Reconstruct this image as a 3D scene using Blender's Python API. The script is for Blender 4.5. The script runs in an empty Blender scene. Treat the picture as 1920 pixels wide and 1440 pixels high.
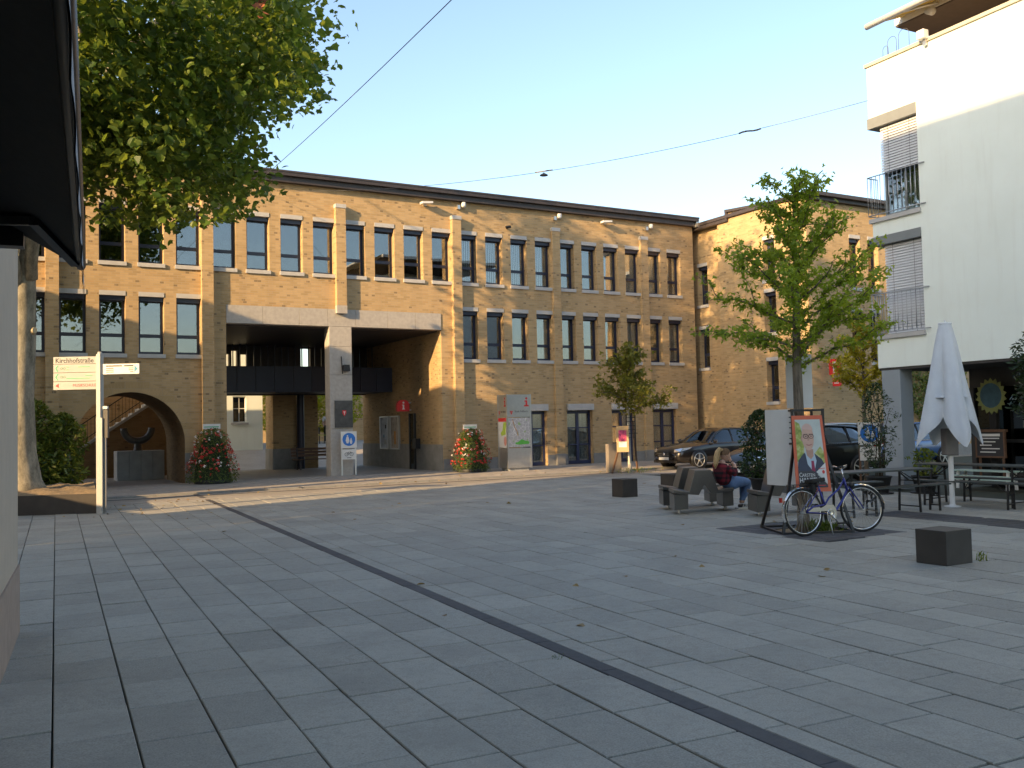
import bpy, bmesh, math, random
import numpy as np
from mathutils import Vector, Matrix

scene = bpy.context.scene
C = scene.collection
R = math.radians
sin, cos, pi = math.sin, math.cos, math.pi

# ------------------------------------------------------------------ camera
cam_d = bpy.data.cameras.new('camera'); cam = bpy.data.objects.new('camera', cam_d); C.objects.link(cam)
cam_d.sensor_width = 36.0; cam_d.sensor_fit = 'HORIZONTAL'; cam_d.lens = 1755.0 / 1920.0 * 36.0
cam_d.clip_start = 0.05; cam_d.clip_end = 2000
_p, _r = R(2.5), R(-1.3)
_x = Vector((1, 0, 0)); _f = Vector((0, cos(_p), sin(_p))); _u = Vector((0, -sin(_p), cos(_p)))
_rx = cos(_r) * _x + sin(_r) * _u; _up = cos(_r) * _u - sin(_r) * _x
cam.matrix_world = Matrix(((_rx.x, _up.x, -_f.x, 0), (_rx.y, _up.y, -_f.y, 0), (_rx.z, _up.z, -_f.z, 1.7), (0, 0, 0, 1)))
scene.camera = cam

# ------------------------------------------------------------------ sky, sun, exposure
SUN_AZ, SUN_EL = 42.0, 18.5          # light travels towards +Y turned 42 degrees to +X
world = bpy.data.worlds.new('World'); scene.world = world; world.use_nodes = True
nt = world.node_tree; nt.nodes.clear()
sky = nt.nodes.new('ShaderNodeTexSky'); sky.sky_type = 'NISHITA'; sky.sun_disc = False
sky.sun_elevation = R(SUN_EL); sky.sun_rotation = R(SUN_AZ + 180)
sky.altitude = 100; sky.air_density = 1.0; sky.dust_density = 2.0; sky.ozone_density = 1.0
bg = nt.nodes.new('ShaderNodeBackground'); bg.inputs['Strength'].default_value = 0.15
wo = nt.nodes.new('ShaderNodeOutputWorld')
tn = nt.nodes.new('ShaderNodeMix'); tn.data_type = 'RGBA'; tn.blend_type = 'MULTIPLY'; tn.inputs[0].default_value = 1.0; tn.inputs[7].default_value = (0.93, 0.92, 0.90, 1)   # evening air, camera white balance
nt.links.new(sky.outputs[0], tn.inputs[6]); nt.links.new(tn.outputs[2], bg.inputs[0]); nt.links.new(bg.outputs[0], wo.inputs[0])
sun_d = bpy.data.lights.new('sun', 'SUN'); sun = bpy.data.objects.new('sun', sun_d); C.objects.link(sun)
sun_d.energy = 3.9; sun_d.angle = R(0.5); sun_d.color = (1.0, 0.66, 0.32)
sun.rotation_euler = Vector((-sin(R(SUN_AZ)) * cos(R(SUN_EL)), -cos(R(SUN_AZ)) * cos(R(SUN_EL)), sin(R(SUN_EL)))).to_track_quat('Z', 'Y').to_euler()
sun.location = (-30, -30, 40)
scene.view_settings.view_transform = 'Standard'; scene.view_settings.look = 'None'
scene.view_settings.gamma = 1; scene.view_settings.use_curve_mapping = False
scene.view_settings.exposure = 1.45
scene.cycles.use_denoising = True
scene.cycles.max_bounces = 5; scene.cycles.diffuse_bounces = 3; scene.cycles.glossy_bounces = 3; scene.cycles.transparent_max_bounces = 8
scene.cycles.sample_clamp_indirect = 6

# ------------------------------------------------------------------ frames of the place
YF = R(60.6)
DF = Vector((sin(YF), cos(YF), 0))            # along the brick facade, to the right
NF = Vector((cos(YF), -sin(YF), 0))           # out of the facade, towards the square
ROT = R(90) - YF                              # turns local x onto DF
O = Vector((-6.12, 33.26, 0))
def fp(u, v, z=0): return O + u * DF - v * NF + Vector((0, 0, z))
YP = R(-26); DP = Vector((sin(YP), cos(YP), 0)); DQ = Vector((cos(YP), -sin(YP), 0))
SD = Vector((sin(R(SUN_AZ)), cos(R(SUN_AZ)), 0)); SP = Vector((cos(R(SUN_AZ)), -sin(R(SUN_AZ)), 0))

# ------------------------------------------------------------------ mesh helpers
class MB:
    def __init__(s): s.v = []; s.f = []; s.m = []; s.sm = []
    def add(s, vs, fs, mi=0, smooth=False):
        n = len(s.v); s.v += [tuple(p) for p in vs]
        for f in fs: s.f.append([n + i for i in f]); s.m.append(mi); s.sm.append(smooth)
        return s
    def quad(s, a, b, c, d, mi=0): return s.add([a, b, c, d], [(0, 1, 2, 3)], mi)
    def box(s, x0, y0, z0, x1, y1, z1, mi=0, M=None):
        vs = [(x0, y0, z0), (x1, y0, z0), (x1, y1, z0), (x0, y1, z0), (x0, y0, z1), (x1, y0, z1), (x1, y1, z1), (x0, y1, z1)]
        if M is not None: vs = [M @ Vector(p) for p in vs]
        return s.add(vs, [(3, 2, 1, 0), (4, 5, 6, 7), (0, 1, 5, 4), (1, 2, 6, 5), (2, 3, 7, 6), (3, 0, 4, 7)], mi)
    def prism(s, poly, h0, h1, axis='z', mi=0, M=None, smooth=False):
        n = len(poly)
        def P(a, b, h):
            return {'z': (a, b, h), 'y': (a, h, b), 'x': (h, a, b)}[axis]
        vs = [P(a, b, h0) for a, b in poly] + [P(a, b, h1) for a, b in poly]
        if M is not None: vs = [M @ Vector(p) for p in vs]
        s.add(vs, [list(range(n))[::-1], list(range(n, 2 * n))], mi)
        k = len(s.v) - 2 * n
        for i in range(n):
            j = (i + 1) % n; s.f.append([k + i, k + j, k + n + j, k + n + i]); s.m.append(mi); s.sm.append(smooth)
        return s
    def tube(s, pts, r, n=8, mi=0, cap=True, smooth=True):
        pts = [Vector(p) for p in pts]; rs = r if isinstance(r, (list, tuple)) else [r] * len(pts)
        k = len(s.v); prev = None
        for i, p in enumerate(pts):
            d = (pts[min(i + 1, len(pts) - 1)] - pts[max(i - 1, 0)]).normalized()
            if prev is None:
                a = Vector((0, 0, 1)) if abs(d.z) < 0.9 else Vector((1, 0, 0))
                e1 = d.cross(a).normalized()
            else:
                e1 = (prev - d * prev.dot(d)).normalized()
            prev = e1; e2 = d.cross(e1)
            for j in range(n):
                t = 2 * pi * j / n; s.v.append(tuple(p + (e1 * cos(t) + e2 * sin(t)) * rs[i]))
        for i in range(len(pts) - 1):
            for j in range(n):
                a, b = k + i * n + j, k + i * n + (j + 1) % n
                s.f.append([a, b, b + n, a + n]); s.m.append(mi); s.sm.append(smooth)
        if cap:
            s.f.append([k + j for j in range(n)][::-1]); s.m.append(mi); s.sm.append(False)
            e = k + (len(pts) - 1) * n; s.f.append([e + j for j in range(n)]); s.m.append(mi); s.sm.append(False)
        return s
    def bar(s, a, b, w, h=None, mi=0):
        a = Vector(a); b = Vector(b); h = h or w; d = (b - a).normalized()
        up = Vector((0, 0, 1)) if abs(d.z) < 0.95 else Vector((0, 1, 0))
        e1 = d.cross(up).normalized(); e2 = e1.cross(d)
        vs = []
        for p in (a, b):
            for i, j in ((-1, -1), (1, -1), (1, 1), (-1, 1)): vs.append(p + e1 * (i * w / 2) + e2 * (j * h / 2))
        return s.add(vs, [(3, 2, 1, 0), (4, 5, 6, 7), (0, 1, 5, 4), (1, 2, 6, 5), (2, 3, 7, 6), (3, 0, 4, 7)], mi)
    def lathe(s, prof, n=16, mi=0, M=None, smooth=True):
        k = len(s.v)
        for r, z in prof:
            for j in range(n):
                p = Vector((r * cos(2 * pi * j / n), r * sin(2 * pi * j / n), z)); s.v.append(tuple(M @ p if M is not None else p))
        for i in range(len(prof) - 1):
            for j in range(n):
                a, b = k + i * n + j, k + i * n + (j + 1) % n
                s.f.append([a, b, b + n, a + n]); s.m.append(mi); s.sm.append(smooth)
        return s
    def build(s, name, mats, parent=None, loc=None, rot=None, bevel=0):
        me = bpy.data.meshes.new(name); me.from_pydata(s.v, [], s.f)
        if not isinstance(mats, (list, tuple)): mats = [mats]
        for m in mats: me.materials.append(m)
        if len(mats) > 1: me.polygons.foreach_set('material_index', s.m)
        me.polygons.foreach_set('use_smooth', s.sm)
        me.update(); o = bpy.data.objects.new(name, me); C.objects.link(o)
        if parent: o.parent = parent
        if loc is not None: o.location = loc
        if rot is not None: o.rotation_euler = rot
        if bevel:
            b = o.modifiers.new('bevel', 'BEVEL'); b.width = bevel; b.segments = 2; b.limit_method = 'ANGLE'; b.angle_limit = R(40)
        return o

def tag(o, label=None, cat=None, group=None, kind=None):
    if label: o['label'] = label
    if cat: o['category'] = cat
    if group: o['group'] = group
    if kind: o['kind'] = kind
    return o
def thing(name, label, cat, loc=(0, 0, 0), rz=0, group=None):
    o = bpy.data.objects.new(name, None); C.objects.link(o); o.empty_display_size = 0.2
    o.location = loc; o.rotation_euler = (0, 0, rz); return tag(o, label, cat, group)
def copy_tree(o, parent=None):
    c = o.copy(); C.objects.link(c); c.parent = parent
    for ch in list(o.children): copy_tree(ch, c)
    return c
def npmesh(name, V, F, mat, parent=None, smooth=False):
    """V (n,3), F (m,k) numpy"""
    me = bpy.data.meshes.new(name); n, (m, k) = len(V), F.shape
    me.vertices.add(n); me.vertices.foreach_set('co', V.astype(np.float32).ravel())
    me.loops.add(m * k); me.loops.foreach_set('vertex_index', F.astype(np.int32).ravel())
    me.polygons.add(m); me.polygons.foreach_set('loop_start', np.arange(0, m * k, k, dtype=np.int32))
    me.polygons.foreach_set('loop_total', np.full(m, k, dtype=np.int32))
    me.polygons.foreach_set('use_smooth', np.full(m, smooth, dtype=bool))
    me.update(calc_edges=True)
    for mm in (mat if isinstance(mat, (list, tuple)) else [mat]): me.materials.append(mm)
    o = bpy.data.objects.new(name, me); C.objects.link(o)
    if parent: o.parent = parent
    return o
def text(name, s, size, mat, parent, M, extrude=0.001, align='LEFT', xscale=1.0, bold=0):
    cu = bpy.data.curves.new('t', 'FONT'); cu.body = s; cu.size = size; cu.extrude = extrude; cu.align_x = align; cu.align_y = 'CENTER'; cu.offset = bold
    cu.resolution_u = 3
    t = bpy.data.objects.new('t', cu); C.objects.link(t)
    dg = bpy.context.evaluated_depsgraph_get(); me = bpy.data.meshes.new_from_object(t.evaluated_get(dg))
    bpy.data.objects.remove(t); bpy.data.curves.remove(cu)
    me.transform(M @ Matrix.Diagonal((xscale, 1, 1, 1))); me.name = name
    me.materials.clear(); me.materials.append(mat)
    o = bpy.data.objects.new(name, me); C.objects.link(o); o.parent = parent; return o
# maps flat (x right, y up, z out) onto a wall whose outward direction is -y (local), at x,y,z
def on_front(x, y, z): return Matrix.Translation((x, y, z)) @ Matrix.Rotation(pi / 2, 4, 'X')

# ------------------------------------------------------------------ material helpers
class N:
    def __init__(s, name):
        s.mat = bpy.data.materials.new(name); s.mat.use_nodes = True; s.t = s.mat.node_tree; s.t.nodes.clear()
        s.out = s.t.nodes.new('ShaderNodeOutputMaterial')
    def n(s, typ, **kw):
        nd = s.t.nodes.new('ShaderNode' + typ)
        for k, v in kw.items():
            if k.startswith('_'): setattr(nd, k[1:], v)
            else:
                key = int(k[1:]) if k[0] == 'i' and k[1:].isdigit() else k.replace('__', ' ')
                inp = nd.inputs[key]
                if hasattr(v, 'is_linked') or isinstance(v, bpy.types.NodeSocket): s.t.links.new(v, inp)
                else: inp.default_value = v
        return nd
    def l(s, a, b): s.t.links.new(a, b)
    def math(s, op, a, b=0.0, c=None, clamp=False):
        nd = s.n('Math', _operation=op, _use_clamp=clamp)
        for i, v in enumerate((a, b) if c is None else (a, b, c)):
            if isinstance(v, bpy.types.NodeSocket): s.l(v, nd.inputs[i])
            else: nd.inputs[i].default_value = v
        return nd.outputs[0]
    def mix(s, fac, a, b, mode='MIX'):
        nd = s.n('Mix', _data_type='RGBA', _blend_type=mode)
        for i, v in ((0, fac), (6, a), (7, b)):
            if isinstance(v, bpy.types.NodeSocket): s.l(v, nd.inputs[i])
            else: nd.inputs[i].default_value = v if i == 0 else (tuple(v) + (1,))[:4]
        return nd.outputs[2]
    def ramp(s, fac, stops):
        nd = s.n('ValToRGB'); cr = nd.color_ramp
        while len(cr.elements) < len(stops): cr.elements.new(0.5)
        for e, (p, c) in zip(cr.elements, stops): e.position = p; e.color = (tuple(c) + (1,))[:4]
        s.l(fac, nd.inputs[0]); return nd.outputs[0]
    def noise(s, scale, detail=3, vec=None, rough=0.5):
        nd = s.n('TexNoise', Scale=scale, Detail=detail, Roughness=rough)
        if vec is not None: s.l(vec, nd.inputs['Vector'])
        return nd.outputs['Fac']
    def obj(s): return s.n('TexCoord').outputs['Object']
    def bsdf(s, col, rough=0.6, metal=0.0, spec=0.5, bump=None, bstr=0.2, bdist=0.01, **kw):
        b = s.n('BsdfPrincipled', Metallic=metal)
        for k, v in (('Base Color', col), ('Roughness', rough), ('Specular IOR Level', spec)):
            if isinstance(v, bpy.types.NodeSocket): s.l(v, b.inputs[k])
            else: b.inputs[k].default_value = (tuple(v) + (1,))[:4] if k == 'Base Color' else v
        for k, v in kw.items(): b.inputs[k.replace('__', ' ')].default_value = v
        if bump is not None:
            bn = s.n('Bump', Strength=bstr, Distance=bdist); s.l(bump, bn.inputs['Height']); s.l(bn.outputs[0], b.inputs['Normal'])
        s.l(b.outputs[0], s.out.inputs[0]); return s.mat

def plain(name, col, rough=0.6, metal=0.0, var=0.12, scale=6.0, bump=0.1, spec=0.5, **kw):
    """painted / cast surface with soft blotches and fine grain"""
    k = N(name); o = k.obj(); a = k.noise(scale, 4, o); b = k.noise(scale * 14, 2, o)
    f = k.math('ADD', k.math('MULTIPLY', a, 0.7), k.math('MULTIPLY', b, 0.3))
    lo = tuple(c * (1 - var) for c in col); hi = tuple(min(1, c * (1 + var)) for c in col)
    c = k.ramp(f, [(0.3, lo), (0.7, hi)])
    return k.bsdf(c, rough, metal, spec, bump=b, bstr=bump, bdist=0.004, **kw)

def brick_mat(name, tint=(1, 1, 1), scl=1.0):
    k = N(name); g = k.n('SeparateXYZ'); k.l(k.obj(), g.inputs[0])
    x = k.math('ADD', g.outputs[0], g.outputs[1])
    v = k.n('CombineXYZ'); k.l(x, v.inputs[0]); k.l(g.outputs[2], v.inputs[1])
    br = k.n('TexBrick', Scale=1.0, Mortar__Size=0.007, Mortar__Smooth=0.3, Bias=0.0, Brick__Width=0.25 * scl, Row__Height=0.0745 * scl)
    br.inputs['Color1'].default_value = (0, 0, 0, 1); br.inputs['Color2'].default_value = (1, 1, 1, 1); br.inputs['Mortar'].default_value = (0.5, 0.5, 0.5, 1)
    k.l(v.outputs[0], br.inputs['Vector'])
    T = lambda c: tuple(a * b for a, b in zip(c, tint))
    c = k.ramp(br.outputs['Color'], [(0.0, T((.345, .235, .112))), (0.12, T((.405, .278, .132))), (0.35, T((.465, .32, .152))), (0.62, T((.54, .375, .195))), (0.85, T((.54, .375, .195))), (1.0, T((.46, .29, .13)))])
    b2 = k.n('TexBrick', Scale=1.0, Mortar__Size=0.004, Mortar__Smooth=0.1, Bias=0.0, Brick__Width=0.125 * scl, Row__Height=0.0745 * scl, _offset=0.37)
    b2.inputs['Color1'].default_value = (0, 0, 0, 1); b2.inputs['Color2'].default_value = (1, 1, 1, 1); b2.inputs['Mortar'].default_value = (1, 1, 1, 1); k.l(v.outputs[0], b2.inputs['Vector'])
    c = k.mix(k.ramp(b2.outputs['Color'], [(0.0, (.85,) * 3), (0.028, (.85,) * 3), (0.034, (0, 0, 0))]), c, T((.085, .06, .045)))
    blot = k.noise(0.45, 3, k.obj()); c = k.mix(k.math('MULTIPLY', blot, 0.55), c, T((.43, .315, .16)))
    fine = k.noise(30, 2, k.obj()); c = k.mix(k.math('MULTIPLY', fine, 0.35), c, T((.34, .225, .115)))
    strk = k.n('Mapping'); strk.inputs['Scale'].default_value = (2.2, 2.2, 0.18); k.l(k.obj(), strk.inputs[0])
    st = k.noise(1.0, 4, strk.outputs[0]); c = k.mix(k.math('MULTIPLY', k.math('SUBTRACT', st, 0.5, clamp=True), 0.9), c, T((.22, .15, .09)))
    c = k.mix(br.outputs['Fac'], c, T((.40, .31, .20)))
    h = k.math('SUBTRACT', k.math('ADD', 1.0, k.math('MULTIPLY', fine, 0.3)), br.outputs['Fac'])
    return k.bsdf(c, 0.85, 0, 0.3, bump=h, bstr=0.5, bdist=0.008)

def slab_mat(name, base, speck=0.55, var=0.15, scl=1.0):
    k = N(name); geo = k.n('NewGeometry'); o = geo.outputs['Position']; oi = k.n('ObjectInfo').outputs['Random']; ri = k.math('FRACT', k.math('ADD', geo.outputs['Random Per Island'], oi))
    f1 = k.noise(85 * scl, 4, o, 0.8); f2 = k.noise(1.3, 5, o, .6); f3 = k.noise(14, 4, o)
    b = k.ramp(ri, [(0.0, tuple(c * (1 - var) for c in base)), (0.5, base), (1.0, tuple(c * (1 + var) for c in base))])
    c = k.mix(k.math('MULTIPLY', k.math('SUBTRACT', f1, 0.42, clamp=True), 3.0 * speck, clamp=True), b, tuple(x * 1.9 for x in base))
    c = k.mix(k.math('MULTIPLY', k.math('SUBTRACT', 0.5, f1, clamp=True), 3.0 * speck, clamp=True), c, tuple(x * 0.35 for x in base))
    dirt = k.math('MULTIPLY', k.math('SUBTRACT', f3, 0.50, clamp=True), 2.2, clamp=True)
    c = k.mix(k.math('MULTIPLY', dirt, 0.45), c, tuple(x * 0.6 for x in base))
    c = k.mix(k.math('MULTIPLY', k.math('SUBTRACT', f2, 0.45, clamp=True), 1.6, clamp=True), c, tuple(x * 0.66 for x in base))
    vo = k.n('TexVoronoi', Scale=5.5); k.l(o, vo.inputs['Vector'])
    gum = k.math('LESS_THAN', vo.outputs['Distance'], 0.055)
    wn = k.n('TexWhiteNoise'); k.l(vo.outputs['Position'], wn.inputs['Vector'])
    gum = k.math('MULTIPLY', gum, k.math('GREATER_THAN', wn.outputs['Value'], 0.80))
    c = k.mix(k.math('MULTIPLY', gum, 0.6), c, tuple(x * 0.45 for x in base))
    rg = k.n('MapRange'); k.l(f3, rg.inputs[0]); rg.inputs[3].default_value = 0.55; rg.inputs[4].default_value = 0.8
    return k.bsdf(c, rg.outputs[0], 0, 0.35, bump=f1, bstr=0.35, bdist=0.003)

def glass_mat(name, tint=(.80, .83, .83), base=0.10):
    k = N(name); fr = k.n('Fresnel', IOR=1.5)
    f = k.math('ADD', k.math('MULTIPLY', fr.outputs[0], 1.6), base, clamp=True)
    tr = k.n('BsdfTransparent', Color=tint + (1,)); gl = k.n('BsdfGlossy', Roughness=0.012, Color=(.92, .95, .97, 1))
    nz = k.noise(0.9, 2, k.obj()); bn = k.n('Bump', Strength=0.06, Distance=0.05); k.l(nz, bn.inputs['Height']); k.l(bn.outputs[0], gl.inputs['Normal'])
    mx = k.n('MixShader'); k.l(f, mx.inputs[0]); k.l(tr.outputs[0], mx.inputs[1]); k.l(gl.outputs[0], mx.inputs[2])
    k.l(mx.outputs[0], k.out.inputs[0]); return k.mat

def leaf_mat(name, dark, mid, light, trans=0.35, rough=0.5):
    k = N(name); g = k.n('NewGeometry'); ri = g.outputs['Random Per Island']
    big = k.noise(0.9, 3, g.outputs['Position'])
    f = k.math('ADD', k.math('MULTIPLY', ri, 0.65), k.math('MULTIPLY', big, 0.45))
    c = k.ramp(f, [(0.12, dark), (0.5, mid), (0.86, light)])
    b = k.n('BsdfPrincipled', Roughness=rough); b.inputs['Specular IOR Level'].default_value = 0.4; k.l(c, b.inputs['Base Color'])
    t = k.n('BsdfTranslucent'); tc = k.mix(0.5, c, (light[0] * 1.3, light[1] * 1.3, light[2] * 0.6)); k.l(tc, t.inputs[0])
    mx = k.n('MixShader'); mx.inputs[0].default_value = trans; k.l(b.outputs[0], mx.inputs[1]); k.l(t.outputs[0], mx.inputs[2])
    k.l(mx.outputs[0], k.out.inputs[0]); return k.mat

def bark_mat(name, a, b, sc=(6, 6, 1.5)):
    k = N(name); m = k.n('Mapping'); m.inputs['Scale'].default_value = sc; k.l(k.obj(), m.inputs[0])
    f = k.noise(2.0, 5, m.outputs[0], 0.65); g = k.noise(14, 3, m.outputs[0])
    c = k.ramp(k.math('ADD', k.math('MULTIPLY', f, .75), k.math('MULTIPLY', g, .25)), [(0.35, a), (0.62, b)])
    return k.bsdf(c, 0.9, 0, 0.2, bump=f, bstr=0.7, bdist=0.02)

def car_paint(name, col, coat=1.0):
    k = N(name); fl = k.noise(900, 1, k.obj()); c = k.mix(k.math('MULTIPLY', fl, 0.3), col, tuple(x * 1.6 + .004 for x in col))
    return k.bsdf(c, 0.28, 0.35, 0.5, Coat__Weight=coat, Coat__Roughness=0.03)

def steel(name, col, rough=0.35): 
    k = N(name); o = k.obj(); n1 = k.noise(9, 4, o); n2 = k.noise(120, 2, o)
    c = k.mix(n1, tuple(x * .85 for x in col), tuple(min(1, x * 1.1) for x in col))
    rg = k.n('MapRange'); k.l(n1, rg.inputs[0]); rg.inputs[3].default_value = rough * .8; rg.inputs[4].default_value = rough * 1.25
    return k.bsdf(c, rg.outputs[0], 0.9, 0.5, bump=n2, bstr=0.03, bdist=0.002)

M = {}
M['brick'] = brick_mat('yellow_brick')
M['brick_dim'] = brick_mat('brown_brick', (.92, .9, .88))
M['brick_vault'] = brick_mat('shade_dark_brick', (.40, .38, .37))  # same brick tinted dark, shade under the arch put into the colour
M['plinth'] = plain('grey_stone', (.23, .225, .21), .8, var=.2, scale=3, bump=.3)
M['granite'] = plain('pale_granite', (.385, .36, .325), .7, var=.14, scale=9, bump=.2)
M['lintel'] = plain('lintel_concrete', (.44, .435, .42), .7, var=.10, scale=5, bump=.15)
M['navy'] = plain('navy_frame_paint', (.018, .025, .052), .35, var=.15, bump=.02)
M['navy2'] = plain('navy_sheet', (.012, .015, .032), .55, var=.12, bump=.02)
M['french'] = plain('french_blue_frame', (.024, .034, .085), .4, var=.12, bump=.02)
M['fascia'] = plain('dark_roof_sheet', (.045, .036, .034), .45, var=.18, bump=.04)
M['glass'] = glass_mat('window_glass')
M['glass_dark'] = glass_mat('dark_glass', (.25, .28, .28), .06)
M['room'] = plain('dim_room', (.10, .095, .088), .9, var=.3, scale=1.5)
M['curtain'] = plain('white_curtain', (.62, .62, .60), .9, var=.08, scale=3)
M['slab'] = slab_mat('grey_paver', (.318, .303, .262))
M['slab_dark'] = slab_mat('slate_paver', (.075, .074, .078), .25)
M['walk'] = slab_mat('walk_paver', (.33, .30, .26), .2, .06)
M['joint'] = plain('joint_sand', (.046, .050, .032), .95, var=.4, scale=18, bump=.3)
M['asphalt'] = slab_mat('street_paver', (.30, .27, .225), .3, .03)
M['white_wall'] = None
k = N('cream_render'); o_ = k.obj(); f = k.noise(1.1, 4, o_); g = k.noise(160, 2, o_); h = k.noise(5, 3, o_)
c = k.ramp(f, [(0.3, (.76, .82, .76)), (0.7, (.80, .865, .81))]); c = k.mix(k.math('MULTIPLY', k.math('SUBTRACT', h, .55, clamp=True), .8, clamp=True), c, (.74, .74, .67))
mp_ = k.n('Mapping'); mp_.inputs['Scale'].default_value = (3.0, 3.0, .25); k.l(o_, mp_.inputs[0]); sk = k.noise(1.5, 5, mp_.outputs[0], .6); c = k.mix(k.math('MULTIPLY', k.math('SUBTRACT', sk, .52, clamp=True), 1.1, clamp=True), c, (.60, .61, .55))
M['white_wall'] = k.bsdf(c, .9, 0, .2, bump=g, bstr=.25, bdist=.004)
M['plaster'] = plain('beige_plaster', (.46, .385, .30), .9, var=.08, scale=4, bump=.3)
M['rose'] = plain('rose_plinth', (.34, .26, .205), .9, var=.15, scale=6, bump=.3)
M['grey_col'] = plain('grey_column_paint', (.27, .31, .34), .6, var=.05, scale=2, bump=.05)
M['alu'] = steel('brushed_aluminium', (.62, .62, .60), .38)
M['steel'] = steel('galvanised_steel', (.50, .51, .52), .42)
M['chrome'] = steel('chrome', (.80, .80, .80), .10)
M['corten'] = plain('brown_black_steel', (.040, .034, .029), .55, var=.25, scale=5, bump=.06)
M['bench'] = plain('bronze_grey_sheet', (.155, .148, .135), .30, .45, var=.12, scale=3, bump=.02, spec=.6)
M['black'] = plain('black_paint', (.012, .012, .013), .45, var=.2, bump=.04)
M['rubber'] = plain('black_rubber', (.016, .016, .016), .8, var=.2, bump=.1)
M['awning'] = plain('black_awning_cloth', (.020, .020, .021), .9, var=.2, scale=20, bump=.1)
M['valance'] = plain('grey_valance', (.30, .31, .33), .8, var=.15)
M['white_board'] = plain('white_board', (.66, .66, .64), .6, var=.05, bump=.03)
M['cream_board'] = plain('cream_sign', (.36, .36, .34), .5, var=.04, bump=.02)
M['red'] = plain('sign_red', (.62, .03, .03), .45, var=.06, bump=.02)
M['blue_sign'] = plain('sign_blue', (.02, .16, .55), .4, var=.05, bump=.02)
M['green_ink'] = plain('green_ink', (.08, .40, .20), .6, var=.05)
M['ink'] = plain('dark_ink', (.03, .03, .035), .6, var=.05)
M['ink_blue'] = plain('blue_ink', (.08, .28, .42), .6, var=.05)
M['concrete'] = plain('block_concrete', (.33, .34, .34), .8, var=.18, scale=3, bump=.25)
M['bronze'] = plain('dull_bronze', (.085, .085, .082), .5, .6, var=.3, scale=6, bump=.1)
M['soil'] = plain('dry_soil', (.22, .16, .09), .95, var=.4, scale=12, bump=.8)
M['table'] = plain('dark_green_tabletop', (.060, .070, .068), .5, var=.2, scale=5, bump=.05)
M['canvas'] = plain('grey_lilac_canvas', (.62, .66, .70), .85, var=.06, scale=4, bump=.1)
M['slat'] = plain('blind_slat', (.62, .64, .66), .35, var=.04, bump=.02)
M['terracotta'] = plain('black_pot', (.018, .019, .02), .6, var=.2, bump=.05)
M['tail'] = plain('tail_lamp', (.35, .01, .01), .2, var=.1)
M['skin'] = plain('skin', (.55, .33, .24), .55, var=.08, scale=20, bump=.05)
M['cable'] = plain('cable_steel', (.12, .12, .12), .5, .5)
M['wood'] = plain('brown_wood', (.13, .07, .04), .6, var=.25, scale=8, bump=.1)

# ================================================================== SETTING
rng = random.Random(7)
# ------------------------------------------------------------------ ground, paving
g = MB().quad((-400, -300, -.06), (400, -300, -.06), (400, 600, -.06), (-400, 600, -.06))
ground = tag(g.build('ground', M['joint']), kind='structure', label='sandy bed under the grey paving of the square')

def uv_of(p):
    d = Vector(p) - O; return d.dot(DF), -d.dot(NF)
def in_rect(p, c, hx, hy):          # rect centred c, half sizes along DF / NF
    d = Vector((p[0] - c[0], p[1] - c[1], 0)); return abs(d.dot(DF)) < hx and abs(d.dot(NF)) < hy
PIT1 = (Vector((4.45, 14.30, 0)), .90, 1.06)
PIT2 = (Vector((7.35, 15.15, 0)), .48, 1.75)
edges = [2.935 - .4225 * i for i in range(36)][::-1] + [3.35, None, 3.49, 3.665] + [4.09 + .415 * i for i in range(32)]
slabs = []
rr = random.Random(11)
for a, b in zip(edges[:-1], edges[1:]):
    if a is None or b is None: continue
    p = 1.2 + rr.uniform(0, .7); left = a < 3.3
    while p < 40:
        L = rr.choice((.62, .70, .70, .78)) if left else rr.choice((.70, .78, .86))
        qc, pc = (a + b) / 2, p + L / 2; w = DQ * qc + DP * pc; p += L
        u, v = uv_of(w)
        if v > -7.35 or w.y < 1.0 or abs(w.x) > .62 * w.y + 3.5: continue
        if in_rect(w, PIT1[0], PIT1[1] - .12, PIT1[2] - .12) or in_rect(w, PIT2[0], PIT2[1] - .12, PIT2[2] - .12): continue
        slabs.append((w.length, qc, pc, b - a, L, w))
slabs.sort(key=lambda s: s[0])
def slab_pts(hw, hl, t=.035, g=.0085, c=.005):
    e = g * .6
    b = [(-hw + e, -hl + g), (hw - e, -hl + g), (hw - e, hl - g), (-hw + e, hl - g)]
    i = [(x - math.copysign(c, x), y - math.copysign(c, y)) for x, y in b]
    return [(x, y, -t) for x, y in b] + [(x, y, -c) for x, y in b] + [(x, y, 0) for x, y in i]
SF = [(8, 9, 10, 11)] + [(j, (j + 1) % 4, 4 + (j + 1) % 4, 4 + j) for j in range(4)] + [(4 + j, 4 + (j + 1) % 4, 8 + (j + 1) % 4, 8 + j) for j in range(4)]
cache = {}
rest = MB(); rotp = -YP
Mr = Matrix.Rotation(rotp, 4, 'Z')
nvis = 0
for d, qc, pc, wd, L, w in slabs:
    vis = abs(w.x) < .58 * w.y + .25 and w.y > 3.2
    dz = rr.uniform(-.0035, .0035); tx, ty = rr.uniform(-.006, .006), rr.uniform(-.004, .004)
    if vis and nvis < 299:
        nvis += 1; key = (round(wd, 3), L)
        if key not in cache:
            me = bpy.data.meshes.new('paving_slab'); me.from_pydata(slab_pts(wd / 2, L / 2), [], SF); me.materials.append(M['slab']); cache[key] = me
        o = bpy.data.objects.new('paving_slab', cache[key]); C.objects.link(o); o.parent = ground
        o.location = (w.x, w.y, dz); o.rotation_euler = (tx, ty, rotp)
    else:
        T = Matrix.Translation((w.x, w.y, dz)) @ Matrix.Rotation(rotp, 4, 'Z') @ Matrix.Rotation(tx, 4, 'X')
        rest.add([T @ Vector(p) for p in slab_pts(wd / 2, L / 2)], SF)
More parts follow.
